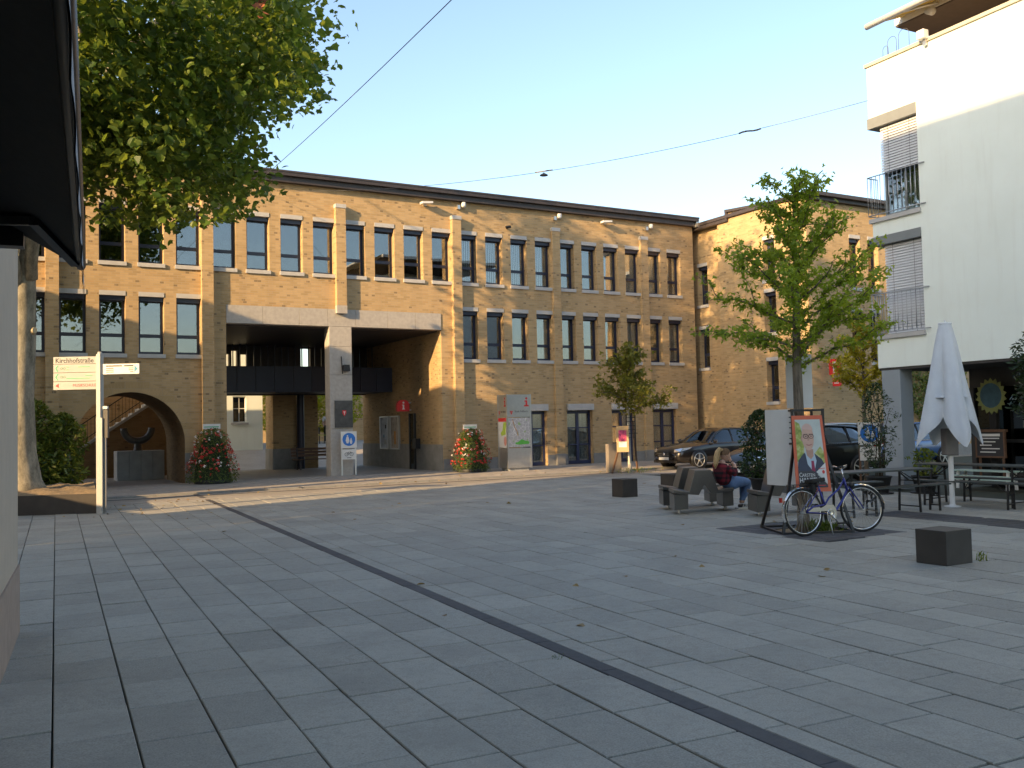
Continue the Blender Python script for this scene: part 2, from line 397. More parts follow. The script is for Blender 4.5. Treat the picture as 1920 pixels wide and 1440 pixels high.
tag(rest.build('paving', M['slab'], ground), kind='stuff')
# dark slate band
p = 1.5
while p < 29:
    L = rr.uniform(.95, 1.05); w = DQ * 3.42 + DP * (p + L / 2); p += L
    me_k = ('band', 1)
    b = MB().add(slab_pts(.070, L / 2, g=.002), SF)
    b.build('slate_kerb', M['slab_dark'], ground, (w.x, w.y, .002), (0, 0, rotp))
# tree-pit surrounds of small dark setts
def pit(c, hx, hy, hole, name):
    n = 0; s = .205; m = MB(); Rt = Matrix.Translation((c.x, c.y, .004)) @ Matrix.Rotation(ROT, 4, 'Z')
    nx, ny = int(2 * hx / s), int(2 * hy / s)
    for i in range(nx):
        for j in range(ny):
            x, y = -hx + (i + .5) * 2 * hx / nx, -hy + (j + .5) * 2 * hy / ny
            if hole and abs(x) < hole[0] and abs(y) < hole[1]: continue
            T = Rt @ Matrix.Translation((x, y, rr.uniform(-.002, .002)))
            m.add([T @ Vector(q) for q in slab_pts(hx / nx, hy / ny, g=.003)], SF)
    return tag(m.build(name, M['slab_dark'], ground), kind='stuff')
pit(*PIT1, (.42, .46), 'dark_setts'); pit(*PIT2, None, 'dark_setts')
m = MB().box(-.43, -.47, -.03, .43, .47, -.012, M=Matrix.Translation(PIT1[0]) @ Matrix.Rotation(ROT, 4, 'Z'))
m.build('tree_pit_soil', M['soil'], ground)

# street along the facade
street = bpy.data.objects.new('street', None); C.objects.link(street); street.location = O; street.rotation_euler = (0, 0, ROT); tag(street, kind='structure', label='smooth street strip between square and brick facade')
MB().box(-30, -7.0, -.05, 40, -5.35, -.004).build('carriageway', M['asphalt'], street)
for i in range(24):
    a = -12 + i * 1.25
    MB().box(a + .005, -7.62, -.05, a + 1.245, -7.0, .003).build('gutter_slab', M['walk'], street)
for i in range(30):
    a = -14 + i * 1.0
    MB().box(a + .004, -5.35, -.05, a + .996, -5.20, .055).build('kerb', M['plinth'], street, bevel=.01)
MB().box(-12, -6.05, -.05, 18, -5.85, .001).build('drain_strip', M['slab_dark'], street)
side = bpy.data.objects.new('pavement', None); C.objects.link(side); side.location = O; side.rotation_euler = (0, 0, ROT); tag(side, kind='structure', label='paved walk at the foot of the brick facade')
m = MB()
for i in range(58):
    for j in range(9):
        a = -15 + i * .55 + (j % 2) * .27; b = -5.2 + j * .5777
        T = Matrix.Translation((a + .275, b + .289, .045 + rr.uniform(-.002, .002)))
        m.add([T @ Vector(q) for q in slab_pts(.275, .289, t=.06)], SF)
tag(m.build('walk_slabs', M['walk'], side), kind='stuff')
MB().box(-15, 0, -.05, 20, 9.5, .02).build('passage_floor', M['walk'], side)
court = tag(MB().add([(-15, 9.5, .02), (40, 9.5, .02), (40, 14, .95), (-15, 14, .95), (-15, 60, 1.0), (40, 60, 1.0)], [(0, 1, 2, 3), (3, 2, 5, 4)]).build('courtyard', M['walk'], None, O, (0, 0, ROT)), kind='structure', label='paved courtyard rising behind the passage')

# ------------------------------------------------------------------ wall with rectangular openings (local x along, y inward, z up)
def holed(mb, x0, x1, z0, z1, holes, y=0.0, th=.35, back=True):
    xs = sorted({x0, x1} | {h[0] for h in holes} | {h[1] for h in holes}); zs = sorted({z0, z1} | {h[2] for h in holes} | {h[3] for h in holes})
    xs = [x for x in xs if x0 <= x <= x1]; zs = [z for z in zs if z0 <= z <= z1]
    def inside(x, z): return any(h[0] < x < h[1] and h[2] < z < h[3] for h in holes)
    for a, b in zip(xs[:-1], xs[1:]):
        run = None
        for c, d in zip(zs[:-1], zs[1:]):
            if inside((a + b) / 2, (c + d) / 2):
                if run is not None: cell(mb, a, b, run, c, y, th, back); run = None
            elif run is None: run = c
        if run is not None: cell(mb, a, b, run, zs[-1], y, th, back)
    for h in holes:
        a, b, c, d = h[:4]
        if a > x0: mb.quad((a, y, c), (a, y, d), (a, y + th, d), (a, y + th, c))
        if b < x1: mb.quad((b, y, c), (b, y + th, c), (b, y + th, d), (b, y, d))
        mb.quad((a, y, d), (b, y, d), (b, y + th, d), (a, y + th, d)); mb.quad((a, y, c), (a, y + th, c), (b, y + th, c), (b, y, c))
def cell(mb, a, b, c, d, y, th, back):
    mb.quad((a, y, c), (b, y, c), (b, y, d), (a, y, d))
    if back: mb.quad((a, y + th, c), (a, y + th, d), (b, y + th, d), (b, y + th, c))

# ------------------------------------------------------------------ window kit (local: x 0..w, y inward, z 0..h)
_wk = {}
def win_meshes(w, h, tr, navy='navy', mull=False):
    key = (w, h, tr, navy, mull)
    if key in _wk: return _wk[key]
    f = .055; y0, y1 = .26, .33; fm = MB()
    fm.box(0, y0, 0, f, y1, h); fm.box(w - f, y0, 0, w, y1, h); fm.box(f, y0, 0, w - f, y1, .09); fm.box(f, y0, h - .17, w - f, y1, h)
    fm.box(f, y0 - .003, tr, w - f, y1, tr + .11)
    g = .028; fm.box(f, y0 + .012, .09, f + g, y1, tr); fm.box(w - f - g, y0 + .012, .09, w - f, y1, tr); fm.box(f, y0 + .012, tr + .11, f + g, y1, h - .17); fm.box(w - f - g, y0 + .012, tr + .11, w - f, y1, h - .17)
    p1 = MB().box(f, y0 + .03, tr + .10, w - f, y0 + .045, h - .16); p2 = MB().box(f, y0 + .03, .08, w - f, y0 + .045, tr + .01)
    si = MB().box(-.035, -.055, -.13, w + .035, .255, -.003); li = MB().box(.002, -.018, h, w - .002, .2, h + .145)
    sb = MB().box(.004, .10, h - .14, w - .004, .255, h - .002)
    cu = MB(); n = 26
    for i in range(n):
        a, b = i / n, (i + 1) / n; ya, yb = .43 + .02 * sin(a * 40), .43 + .02 * sin(b * 40)
        cu.quad((a * w, ya, .02), (b * w, yb, .02), (b * w, yb, h), (a * w, ya, h))
    bl = MB()
    for i in range(8): bl.box(.06 + i * .085, .40, .1, .06 + i * .085 + .05, .405, h - .15)
    def me(b, nm, mat):
        o = b.build(nm, mat); d = o.data; bpy.data.objects.remove(o); return d
    r = dict(frame=me(fm, 'window', M[navy]), p1=me(p1, 'pane', M['glass']), p2=me(p2, 'pane', M['glass']), sill=me(si, 'sill', M['lintel']), lintel=me(li, 'lintel', M['lintel']), box=me(sb, 'shutter_box', M['navy']), cur=me(cu, 'curtain', M['curtain']), bl=me(bl, 'blind', M['curtain']))
    _wk[key] = r; return r
def window(parent, loc, rz, w, h, tr, extra=None, navy='navy', lintel=True):
    r = win_meshes(w, h, tr, navy)
    def ob(nm, d, par, l=(0, 0, 0), z=0):
        o = bpy.data.objects.new(nm, d); C.objects.link(o); o.parent = par; o.location = l; o.rotation_euler = (0, 0, z); return o
    f = ob('window', r['frame'], parent, loc, rz)
    ob('pane', r['p1'], f); ob('pane', r['p2'], f); ob('sill', r['sill'], f); ob('shutter_box', r['box'], f)
    if lintel: ob('lintel', r['lintel'], f)
    if extra: ob({'cur': 'curtain', 'bl': 'blind'}[extra], r[extra], f)
    return f

# ------------------------------------------------------------------ the long brick building with the passage
hall = thing('brick_town_hall', 'long yellow brick hall with window rows, archway and granite framed passage', 'building', O, ROT)
WU = [-12.48, -11.33, -10.18, -9.02, -7.87, -6.70, -5.54, -4.38, -3.24, -2.07, -.91, .24, 1.39, 2.54, 3.69, 4.84, 5.97, 7.09, 8.22, 9.34, 10.45, 11.55, 12.67, 13.80, 14.91]
WL = [x for x in WU if x < -5 or x > 4.5]
FR = [(7.35, 8.60), (9.55, 10.80), (11.77, 12.95), (13.92, 15.20)]
ww = lambda x: .78 if x < 4 else .75
WH, ZU, ZL = 1.86, 7.20, 4.25
holes = [(x, x + ww(x), ZU - .13, ZU + WH + .145) for x in WU] + [(x, x + ww(x), ZL - .13, ZL + WH + .145) for x in WL]
holes += [(a, b, .05, 2.50) for a, b in FR] + [(-8.75, -5.15, 0, 3.2), (-3.95, 4.0, 0, 5.96)]
mb = MB(); holed(mb, -14, 16.4, 0, 10.45, holes)
# arch filler
cx, cz, ra = -6.95, 1.37, 1.65; n = 24
arc = [(cx + ra * cos(pi - pi * i / n), cz + ra * sin(pi - pi * i / n)) for i in range(n + 1)]
for (a, b), (c, d) in zip(arc[:-1], arc[1:]):
    mb.quad((a, 0, b), (c, 0, d), (c, 0, 3.2), (a, 0, 3.2))
for x0, x1 in ((-8.75, arc[0][0]), (arc[-1][0], -5.15)): mb.quad((x0, 0, 0), (x1, 0, 0), (x1, 0, 3.2), (x0, 0, 3.2))
# other sides of the body
mb.quad((16.4, 0, 0), (16.4, 8.5, 0), (16.4, 8.5, 10.45), (16.4, 0, 10.45))
mb.quad((-14, 3.6, 3.2), (-14, 3.6, 10.45), (-3.95, 3.6, 10.45), (-3.95, 3.6, 3.2))
mb.quad((-14, 3.6, 0), (-14, 3.6, 3.2), (arc[0][0], 3.6, 3.2), (arc[0][0], 3.6, 0)); mb.quad((arc[-1][0], 3.6, 0), (arc[-1][0], 3.6, 3.2), (-3.95, 3.6, 3.2), (-3.95, 3.6, 0))
for (a, b), (c, d) in zip(arc[:-1], arc[1:]): mb.quad((a, 3.6, b), (a, 3.6, 3.2), (c, 3.6, 3.2), (c, 3.6, d))
mb.quad((4.0, 8.5, 0), (4.0, 8.5, 10.45), (16.4, 8.5, 10.45), (16.4, 8.5, 0)); mb.quad((-3.95, 8.5, 5.34), (-3.95, 8.5, 10.45), (4.0, 8.5, 10.45), (4.0, 8.5, 5.34))
mb.quad((-14, 0, 0), (-14, 0, 10.45), (-14, 3.6, 10.45), (-14, 3.6, 0)); mb.quad((-3.95, 3.6, 5.34), (-3.95, 8.5, 5.34), (-3.95, 8.5, 10.45), (-3.95, 3.6, 10.45))
mb.build('wall', M['brick'], hall)
ps = MB(); ps.box(-4.3, .352, 0, -3.95, 8.5, 5.34); ps.box(4.0, .352, 0, 4.35, 8.5, 5.34); ps.box(-4.3, -.001 + .352, 5.342, 4.35, 8.49, 5.5)
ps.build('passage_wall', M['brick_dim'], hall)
MB().box(-3.95, .352, 5.30, 4.0, 8.5, 5.34).build('passage_ceiling', M['fascia'], hall)
MB().box(-3.962, .36, 0, -3.92, 8.52, 1.02).build('passage_plinth', M['plinth'], hall); MB().box(3.97, .03, 0, 4.012, 8.52, 1.02).build('passage_plinth', M['plinth'], hall)
# archway barrel
v = MB()
for (a, b), (c, d) in zip(arc[:-1], arc[1:]): v.quad((a, 0, b), (a, 3.6, b), (c, 3.6, d), (c, 0, d))
v.quad((arc[0][0], 0, 0), (arc[0][0], 3.6, 0), (arc[0][0], 3.6, cz), (arc[0][0], 0, cz)); v.quad((arc[-1][0], 0, 0), (arc[-1][0], 0, cz), (arc[-1][0], 3.6, cz), (arc[-1][0], 3.6, 0))
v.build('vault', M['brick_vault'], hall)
# arch ring of standing bricks
ringm = MB(); nb = 62
for k_ in range(nb):
    t0, t1 = pi - pi * (k_ + .06) / nb, pi - pi * (k_ + .94) / nb
    q = [(cx + r_ * cos(t), cz + r_ * sin(t)) for r_, t in ((ra + .005, t0), (ra + .36, t0), (ra + .36, t1), (ra + .005, t1))]
    ringm.prism(q, -.006 - .004 * rr.random(), .02, 'y')
tag(ringm.build('arch_ring', brick_mat('ring_brick', (1, 1, 1), 3.0), hall), kind='stuff')
# plinth
pl = MB()
for a, b in ((-14, -8.60), (-5.30, -3.95), (4.0, 7.35), (8.60, 9.55), (10.80, 11.77), (12.95, 13.92), (15.20, 16.4)):
    MB().box(a, -.022, 0, b, .01, 1.02 if b < -3.9 else .47).build('plinth', M['plinth'], hall)
# pilasters
for a, b, z0, z1 in ((-9.40, -9.02, 0, 9.58), (-4.76, -4.38, 0, 9.58), (-.13, .24, 5.83, 9.58), (4.47, 4.84, 0, 9.58), (8.97, 9.34, 0, 9.50), (13.42, 13.80, 0, 9.50)):
    pr = .20 if b < 5 else .13
    q = MB().box(a + .003, -pr, z0 if z0 == 0 else 6.08, b - .003, .02, z1).build('pilaster', M['brick'], hall)
    MB().box(a - .012, -pr - .02, z1, b + .012, .02, z1 + .14).build('cap', M['lintel'], q)
    if z0: MB().box(a - .006, -pr - .006, 5.80, b + .006, .015, 6.08).build('foot_block', M['granite'], q)
    else: MB().box(a - .006, -pr - .012, .0, b + .006, .015, .50 if b > 5 else 1.0).build('foot_block', M['plinth'], q)
# granite lintel pieces, pillar
cuts = [-3.95, -2.72, -1.45, -.42, .62, 1.85, 2.95, 4.0]
for a, b in zip(cuts[:-1], cuts[1:]):
    MB().box(a + .004, -.03, 5.34, b - .004, .34, 5.955).build('granite_block', M['granite'], hall, bevel=.006)
pil = MB().box(-.38, -.028, 0.02, .45, .50, .85).build('granite_pillar', M['granite'], hall, bevel=.01)
for a, b in ((.85, 1.70), (1.70, 2.72), (2.72, 3.62), (3.62, 4.62), (4.62, 5.336)):
    MB().box(-.38, -.028, a + .004, .45, .50, b - .002).build('block', M['granite'], pil, bevel=.008)
# windows
wr = random.Random(5)
for i, x in enumerate(WU):
    window(hall, (x, 0, ZU), 0, ww(x), WH, .55, ('bl' if 4.5 < x < 8.5 else ('cur' if x > 11.2 else None)))
for i, x in enumerate(WL):
    window(hall, (x, 0, ZL), 0, ww(x), WH, .55, None if x < 6.5 else ('cur' if i % 4 == 2 or x > 14.5 else None))
# French windows
for a, b in FR:
    w = b - a; f = MB(); h = 2.2
    for x in (0, w / 2 - .06, w - .08): f.box(x, .20, .05, x + (.08 if x != w / 2 - .06 else .12), .28, h)
    for z, t in ((.05, .14), (.82, .05), (1.50, .05), (2.10, .10)): f.box(.08, .205, z, w - .08, .278, z + t)
    fo = f.build('french_window', M['french'], hall, (a, 0, 0))
    for x0, x1 in ((.08, w / 2 - .06), (w / 2 + .06, w - .08)):
        for z0, z1 in ((.19, .82), (.87, 1.50), (1.55, 2.10)): MB().box(x0, .235, z0, x1, .245, z1).build('pane', M['glass'], fo)
    c = MB(); n = 40
    for i in range(n):
        x0, x1 = w * i / n, w * (i + 1) / n; c.quad((x0, .36 + .022 * sin(i * 1.1), .1), (x1, .36 + .022 * sin((i + 1) * 1.1), .1), (x1, .36 + .022 * sin((i + 1) * 1.1), 2.3), (x0, .36 + .022 * sin(i * 1.1), 2.3))
    c.build('curtain', M['curtain'], fo)
    MB().box(-.01, -.12, 2.235, w + .01, .198, 2.495).build('shutter_box', M['lintel'], fo, bevel=.01)
    MB().box(-.02, -.05, 0, w + .02, .30, .05).build('threshold', M['plinth'], fo)
# rooms behind the glass
rm = MB()
for x0, x1, yb in ((-13.9, -4.0, 3.5), (4.1, 16.3, 4.0)):
    for z0, z1 in ((3.55, 6.55), (6.75, 9.6)):
        rm.quad((x0, yb, z0), (x1, yb, z0), (x1, yb, z1), (x0, yb, z1)); rm.quad((x0, .352, z0), (x1, .352, z0), (x1, yb, z0), (x0, yb, z0)); rm.quad((x0, .352, z1), (x0, yb, z1), (x1, yb, z1), (x1, .352, z1))
rm.quad((-4, 3.5, 6.75), (4.1, 3.5, 6.75), (4.1, 3.5, 9.6), (-4, 3.5, 9.6)); rm.quad((-4, .352, 6.75), (4.1, .352, 6.75), (4.1, 3.5, 6.75), (-4, 3.5, 6.75)); rm.quad((-4, .352, 9.6), (-4, 3.5, 9.6), (4.1, 3.5, 9.6), (4.1, .352, 9.6))
rm.quad((4.4, 3.0, 0), (16.3, 3.0, 0), (16.3, 3.0, 3.3), (4.4, 3.0, 3.3)); rm.quad((4.4, .4, .03), (16.3, .4, .03), (16.3, 3, .03), (4.4, 3, .03)); rm.quad((4.4, .36, 3.3), (4.4, 3, 3.3), (16.3, 3, 3.3), (16.3, .36, 3.3))
for x in (-13.9, -9.2, -4.05, 0, 4.15, 9.2, 13.6, 16.3):
    rm.quad((x, .352, 3.4 if abs(x) > 4 else 6.7), (x, 4, 3.4 if abs(x) > 4 else 6.7), (x, 4, 9.7), (x, .352, 9.7))
rm.build('interior', M['room'], hall)
# roof edge
rf = MB(); rf.box(-14.1, -.34, 10.50, 16.52, 8.8, 10.66); rf.box(-14.1, -.20, 10.30, 16.46, 8.7, 10.498); rf.box(-14.1, -.36, 10.62, 16.54, -.335, 10.68)
rf.build('roof_edge', M['fascia'], hall)
MB().box(16.40, -.30, 10.26, 16.56, -.05, 10.499).build('end_cap', M['alu'], hall)
# bridge inside the passage
br = MB().box(-3.92, 4.9, 3.22, 3.97, 7.2, 3.32).build('footbridge', M['navy2'], hall)
for i in range(11):
    a = -3.92 + i * .7175; yo = 4.86 - .34 * max(0, 1 - abs(i - 6.0) / 3.6)
    y1 = 4.86 - .34 * max(0, 1 - abs(i + 1 - 6.0) / 3.6)
    MB().add([(a + .008, yo, 3.2), (a + .709, y1, 3.2), (a + .709, y1, 4.22), (a + .008, yo, 4.22), (a + .008, yo + .06, 3.2), (a + .709, y1 + .06, 3.2), (a + .709, y1 + .06, 4.22), (a + .008, yo + .06, 4.22)], [(0, 1, 2, 3), (5, 4, 7, 6), (3, 2, 6, 7), (1, 0, 4, 5), (0, 3, 7, 4), (1, 5, 6, 2)]).build('panel', M['navy2'], br)
gm = MB()
for i in range(28):
    a = -3.85 + i * .29; gm.box(a, 7.2, 4.24, a + .035, 7.26, 5.30)
gm.build('mullions', M['navy'], hall)
bw = MB(); holed(bw, -3.95, 4.0, 3.2, 5.30, [(1.02, 1.45, 4.45, 5.25), (-2.3, -2.05, 4.45, 4.95), (-1.95, -1.72, 4.45, 5.1), (-1.6, -1.3, 4.45, 4.95), (2.9, 3.1, 4.3, 5.1)], 8.1, .25)
bw.build('rear_screen', M['fascia'], hall)
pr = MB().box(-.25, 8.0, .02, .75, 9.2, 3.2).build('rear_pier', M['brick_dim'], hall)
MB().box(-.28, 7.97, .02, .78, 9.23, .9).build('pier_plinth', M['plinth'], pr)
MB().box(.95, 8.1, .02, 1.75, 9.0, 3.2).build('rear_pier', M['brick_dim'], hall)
MB().lathe([(.16, .02), (.16, 3.2)], 16).build('steel_column', M['navy'], hall, (.86, 7.7, 0))
# granite pillar fittings
MB().box(-.22, -.065, 1.74, .44, -.03, 2.70).build('bronze_plaque', M['bronze'], hall)
sh = MB().prism([(-.07, .10), (.07, .10), (.07, -.01), (0, -.11), (-.07, -.01)], 0, .015, 'y'); sh.build('red_shield', M['red'], hall, (.12, -.085, 2.25))
MB().prism([(-.035, .06), (.035, .06), (.035, .03), (.012, .03), (.012, -.05), (-.012, -.05), (-.012, .03), (-.035, .03)], 0, .01, 'y').build('shield_mark', M['white_board'], hall, (.12, -.096, 2.25))
sp = MB().prism([(-.14, -.11), (.12, -.11), (.10, .12), (-.10, .12)], -.16, 0, 'y'); sp.bar((-.12, -.02, -.2), (-.16, -.02, .42), .03); sp.build('spot_lamp', M['black'], hall, (.20, -.05, 3.85))

# ------------------------------------------------------------------ things on the facade
def wall_lamp(u, z, label, kind):
    t = thing('wall_lamp', label, 'wall lamp', fp(u, 0, z), ROT, 'lamps under the roof edge')
    if kind == 0:
        MB().prism([(-.22, .0), (.22, .05), (.22, .12), (-.22, .08)], -.34, -.10, 'y').build('lamp_head', M['white_board'], t); MB().box(-.05, -.12, -.02, .05, 0, .05).build('bracket', M['alu'], t)
    else:
        MB().box(-.06, -.14, -.10, .05, 0, .05).build('sensor_box', M['alu'], t); MB().lathe([(.0, .14), (.09, .14), (.09, -.02), (.06, -.05), (0, -.05)], 12, M=Matrix.Translation((.20, -.12, .03))).build('lamp_head', M['white_board'], t); MB().box(.17, -.12, .0, .23, 0, .04).build('bracket', M['alu'], t)
wall_lamp(3.40, 10.02, 'slim white floodlight above the sixth window right of the centre pilaster', 0)
wall_lamp(4.80, 10.10, 'round white lamp with sensor above the capped pilaster beside the passage', 1)
wall_lamp(9.15, 10.06, 'round white lamp with sensor above the middle of the right window row', 1)
wall_lamp(11.60, 10.02, 'slim white floodlight above the right half of the upper windows', 0)
wall_lamp(13.80, 10.03, 'round white lamp with sensor nearest the right end of the facade', 1)
t = thing('security_camera', 'small dark camera on the brick above the upper windows', 'camera', fp(6.94, 0, 9.45), ROT)
MB().lathe([(0, 0), (.055, 0), (.055, .2), (0, .2)], 10, M=Matrix.Translation((-.1, -.14, .02)) @ Matrix.Rotation(R(80), 4, 'Y')).build('body', M['black'], t); MB().box(-.02, -.12, -.02, .02, 0, .02).build('arm', M['black'], t)
# cases, info sign in the passage
for i, (v0, v1, lab) in enumerate(((5.28, 6.24, 'deeper of the two framed poster cases in the passage'), (4.12, 5.08, 'nearer of the two framed poster cases in the passage'))):
    t = thing('poster_case', lab, 'poster case', fp(4.0, (v0 + v1) / 2, 0), ROT, 'poster cases in the passage')
    w = (v1 - v0) / 2; f = MB()
    for a in (-w, w - .05): f.box(-.10, a, .79, -.013, a + .05, 2.19)
    f.box(-.10, -w + .05, .79, -.013, w - .05, .84); f.box(-.10, -w + .05, 2.14, -.013, w - .05, 2.19)
    f.build('frame', M['alu'], t); MB().box(-.05, -w + .05, .84, -.014, w - .05, 2.14).build('poster', plain('poster_paper_%d' % i, ((.40, .43, .48), (.36, .30, .24))[i], .5, var=.5, scale=4), t)
    if i == 0:
        for y, z, s, mt in ((-.1, 1.75, .16, 'ink'), (.1, 1.35, .12, 'ink_blue'), (-.05, 1.1, .2, 'cream_board')): MB().box(-.054, y - s / 2, z - s / 2, -.051, y + s / 2, z + s / 2).build('print', M[mt], t)
    else:
        MB().box(-.054, -.08, 1.0, -.051, .12, 1.55).build('print', plain('orange_print', (.55, .25, .05)), t)
t = thing('info_sign', 'red projecting box sign with white i at the right passage wall', 'sign', fp(4.0, 3.0, 0), ROT)
q = MB().prism([(-.62, 2.34), (-.10, 2.34), (-.10, 2.62), (-.16, 2.74), (-.26, 2.80), (-.46, 2.80), (-.56, 2.74), (-.62, 2.62)], -.09, .09, 'y').build('sign_box', M['red'], t)
MB().box(-.10, -.05, 2.36, -.01, .05, 2.42).build('bracket', M['alu'], t); MB().box(-.10, -.05, 2.66, -.01, .05, 2.72).build('bracket', M['alu'], t)
MB().prism([(-.42, 2.42), (-.30, 2.42), (-.30, 2.45), (-.33, 2.45), (-.33, 2.61), (-.42, 2.61), (-.42, 2.58), (-.39, 2.58), (-.39, 2.45), (-.42, 2.45)], -.096, -.091, 'y').build('letter', M['white_board'], t)
MB().lathe([(0, 0), (.042, 0), (.042, .005)], 12, M=Matrix.Translation((-.36, -.091, 2.69)) @ Matrix.Rotation(pi / 2, 4, 'X')).build('letter', M['white_board'], t)
t = thing('door_post', 'dark doorway posts under the red info sign', 'door', fp(3.96, 2.75, 0), ROT)
for y in (-.28, .22): MB().box(-.06, y, .02, .02, y + .07, 2.25).build('post', M['black'], t)
MB().box(-.03, -.21, .02, .015, .22, 2.25).build('door_leaf', M['glass_dark'], t)
MB().box(-.20, -.72, .85, 0, -.40, 1.25).build('letter_box', M['black'], t)
t = thing('passage_bench', 'slatted brown bench behind the granite pillar', 'bench', fp(1.1, 6.6, 0.02), ROT)
for i in range(4): MB().box(-.95, -.05 - i * .11, .42, .95, .04 - i * .11, .45).build('slat', M['wood'], t)
for i in range(3): MB().box(-.95, .10 + i * .03, .55 + i * .13, .95, .13 + i * .03, .65 + i * .13).build('slat', M['wood'], t)
for x in (-.7, .7): MB().bar((x, -.38, 0), (x, -.25, .42), .05).bar((x, .15, 0), (x, .05, .42), .05).bar((x, .05, .42), (x, .20, .95), .05).bar((x, -.4, .41), (x, .1, .41), .04).build('leg', M['black'], t)
# sculpture, stairs behind the arch
t = thing('ring_sculpture', 'grey half ring sculpture on a pale concrete block behind the arch', 'sculpture', fp(-6.1, 4.5, 0), ROT)
b = MB()
for i in range(4): MB().box(-.80 + i * .40 + .003, -.45, .02, -.40 + i * .40 - .003, .55, 1.07).build('block_panel', M['concrete'], t)
pts = [(.48 * cos(pi + pi * i / 18), 0, 1.88 + .02 + .48 * sin(pi + pi * i / 18)) for i in range(19)]
MB().tube(pts, .125, 12).build('half_ring', M['bronze'], t, (-.05, 0, 0)); MB().lathe([(.20, 1.07), (.15, 1.10), (.12, 1.34)], 14).build('foot', M['bronze'], t, (-.05, 0, 0))
st = thing('courtyard_stairs', 'grey stone stairs with iron railing seen through the archway', 'stairs', fp(-9.2, 7.4, 0), ROT)
for i in range(18): MB().box(i * .25, 0, 0.02, (i + 1) * .25 + (.02 if i < 17 else 0), 1.3, .02 + (i + 1) * .178).build('step', M['concrete'], st)
ra_ = MB(); ra_.bar((-.1, -.04, 1.0), (4.5, -.04, 4.28), .04); ra_.bar((-.1, -.04, .35), (4.5, -.04, 3.62), .03)
for i in range(36): ra_.bar((i * .125, -.04, .1 + i * .089), (i * .125, -.04, 1.06 + i * .089), .014)
ra_.build('railing', M['black'], st)
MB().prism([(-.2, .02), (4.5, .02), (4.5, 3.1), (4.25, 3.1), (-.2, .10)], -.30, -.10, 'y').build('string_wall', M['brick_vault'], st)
MB().bar((-.2, -.2, .12), (4.35, -.2, 3.16), .24, .10).build('string_edge', M['concrete'], st)
t = thing('garden_wall', 'shaded brick wall rising behind the courtyard stairs', 'wall', fp(-9, 9.4, 0), ROT)
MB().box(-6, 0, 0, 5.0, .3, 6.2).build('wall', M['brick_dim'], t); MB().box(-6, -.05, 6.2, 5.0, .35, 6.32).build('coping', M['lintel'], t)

# ------------------------------------------------------------------ courtyard houses
t = thing('courtyard_house', 'white rendered house with small paned window behind the passage', 'house', fp(-3.06, 13.2, 0), ROT)
w = MB(); holed(w, -6, 3.7, 0, 8.5, [(2.30, 2.92, 2.1, 3.35)], 0, .3); w.quad((3.7, 0, 0), (3.7, 7, 0), (3.7, 7, 8.5), (3.7, 0, 8.5)); w.quad((-6, 7, 0), (-6, 0, 0), (-6, 0, 8.5), (-6, 7, 8.5)); w.quad((-6, 7, 0), (-6, 7, 8.5), (3.7, 7, 8.5), (3.7, 7, 0)); w.build('wall', M['white_wall'], t)
f = MB(); f.box(2.30, .1, 2.1, 2.34, .14, 3.35); f.box(2.88, .1, 2.1, 2.92, .14, 3.35); f.box(2.34, .1, 2.1, 2.88, .14, 2.15); f.box(2.34, .1, 3.3, 2.88, .14, 3.35); f.box(2.59, .1, 2.15, 2.63, .14, 3.3); f.box(2.34, .1, 2.75, 2.59, .14, 2.79); f.box(2.63, .1, 2.75, 2.88, .14, 2.79)
fo = f.build('window', M['white_board'], t); MB().box(2.34, .13, 2.15, 2.88, .135, 3.3).build('pane', M['glass_dark'], fo); MB().box(2.3, .2, 2.1, 2.92, .22, 3.35).build('backing', M['ink'], fo); MB().box(2.2, -.06, 2.0, 3.02, .1, 2.098).build('sill', M['lintel'], fo)
MB().prism([(-6.3, 8.5), (4.0, 8.5), (-1.1, 11.5)], -.4, 7.4, 'y').build('roof', M['fascia'], t)
t = thing('courtyard_annex', 'sunlit orange brick annex at the back of the courtyard', 'building', fp(1.6, 25.0, 0), ROT)
MB().box(0, 0, 0, 22, 6, 5.2).build('wall', M['brick'], t); MB().box(-.2, -.25, 5.2, 22.2, 6.2, 5.45).build('roof', M['fascia'], t)
for i in range(5):
    f = MB().box(3 + i * 3.4, -.03, 1.9, 4.2 + i * 3.4, .0, 3.6).build('window', M['navy'], t); MB().box(3.08 + i * 3.4, -.036, 1.98, 4.12 + i * 3.4, -.031, 3.52).build('pane', M['glass_dark'], f)

# ------------------------------------------------------------------ brick wing on the right
wing = thing('brick_wing', 'taller yellow brick wing with stepped roofline right of the long hall', 'building', fp(16.6, 0, 0), ROT)
# left face in plane x=0, runs along local -y ; built in a turned frame (x' = -y) and mapped
Mw = Matrix(((0, 1, 0, 0), (-1, 0, 0, 0), (0, 0, 1, 0), (0, 0, 0, 1)))     # (a, d, z) -> (d, -a, z)
def wing_left(b, a0, a1, z0, z1, hs, d): 
    t_ = MB(); holed(t_, a0, a1, z0, z1, hs, d, .35); k0 = len(b.v)
    b.v += [tuple(Mw @ Vector(p)) for p in t_.v]; b.f += [[k0 + i for i in f_] for f_ in t_.f]; b.m += t_.m; b.sm += t_.sm
b = MB()
LW = [(.62, 1.17, 2.35, 4.2), (.62, 1.17, 6.75, 8.75)]
b1 = [(-.25, .40, 6.83 - .13, 8.70), (-.25, .40, 4.03 - .13, 5.92)]
b2 = [(4.06, 4.70, 2.40 - .13, 4.18), (4.06, 4.70, 5.05, 6.95), (4.06, 4.70, 7.2, 9.0)]
wing_left(b, -.3, 1.4, 0, 10.15, b1, .25); wing_left(b, 1.4, 6.4, 0, 10.15, b2, 0)
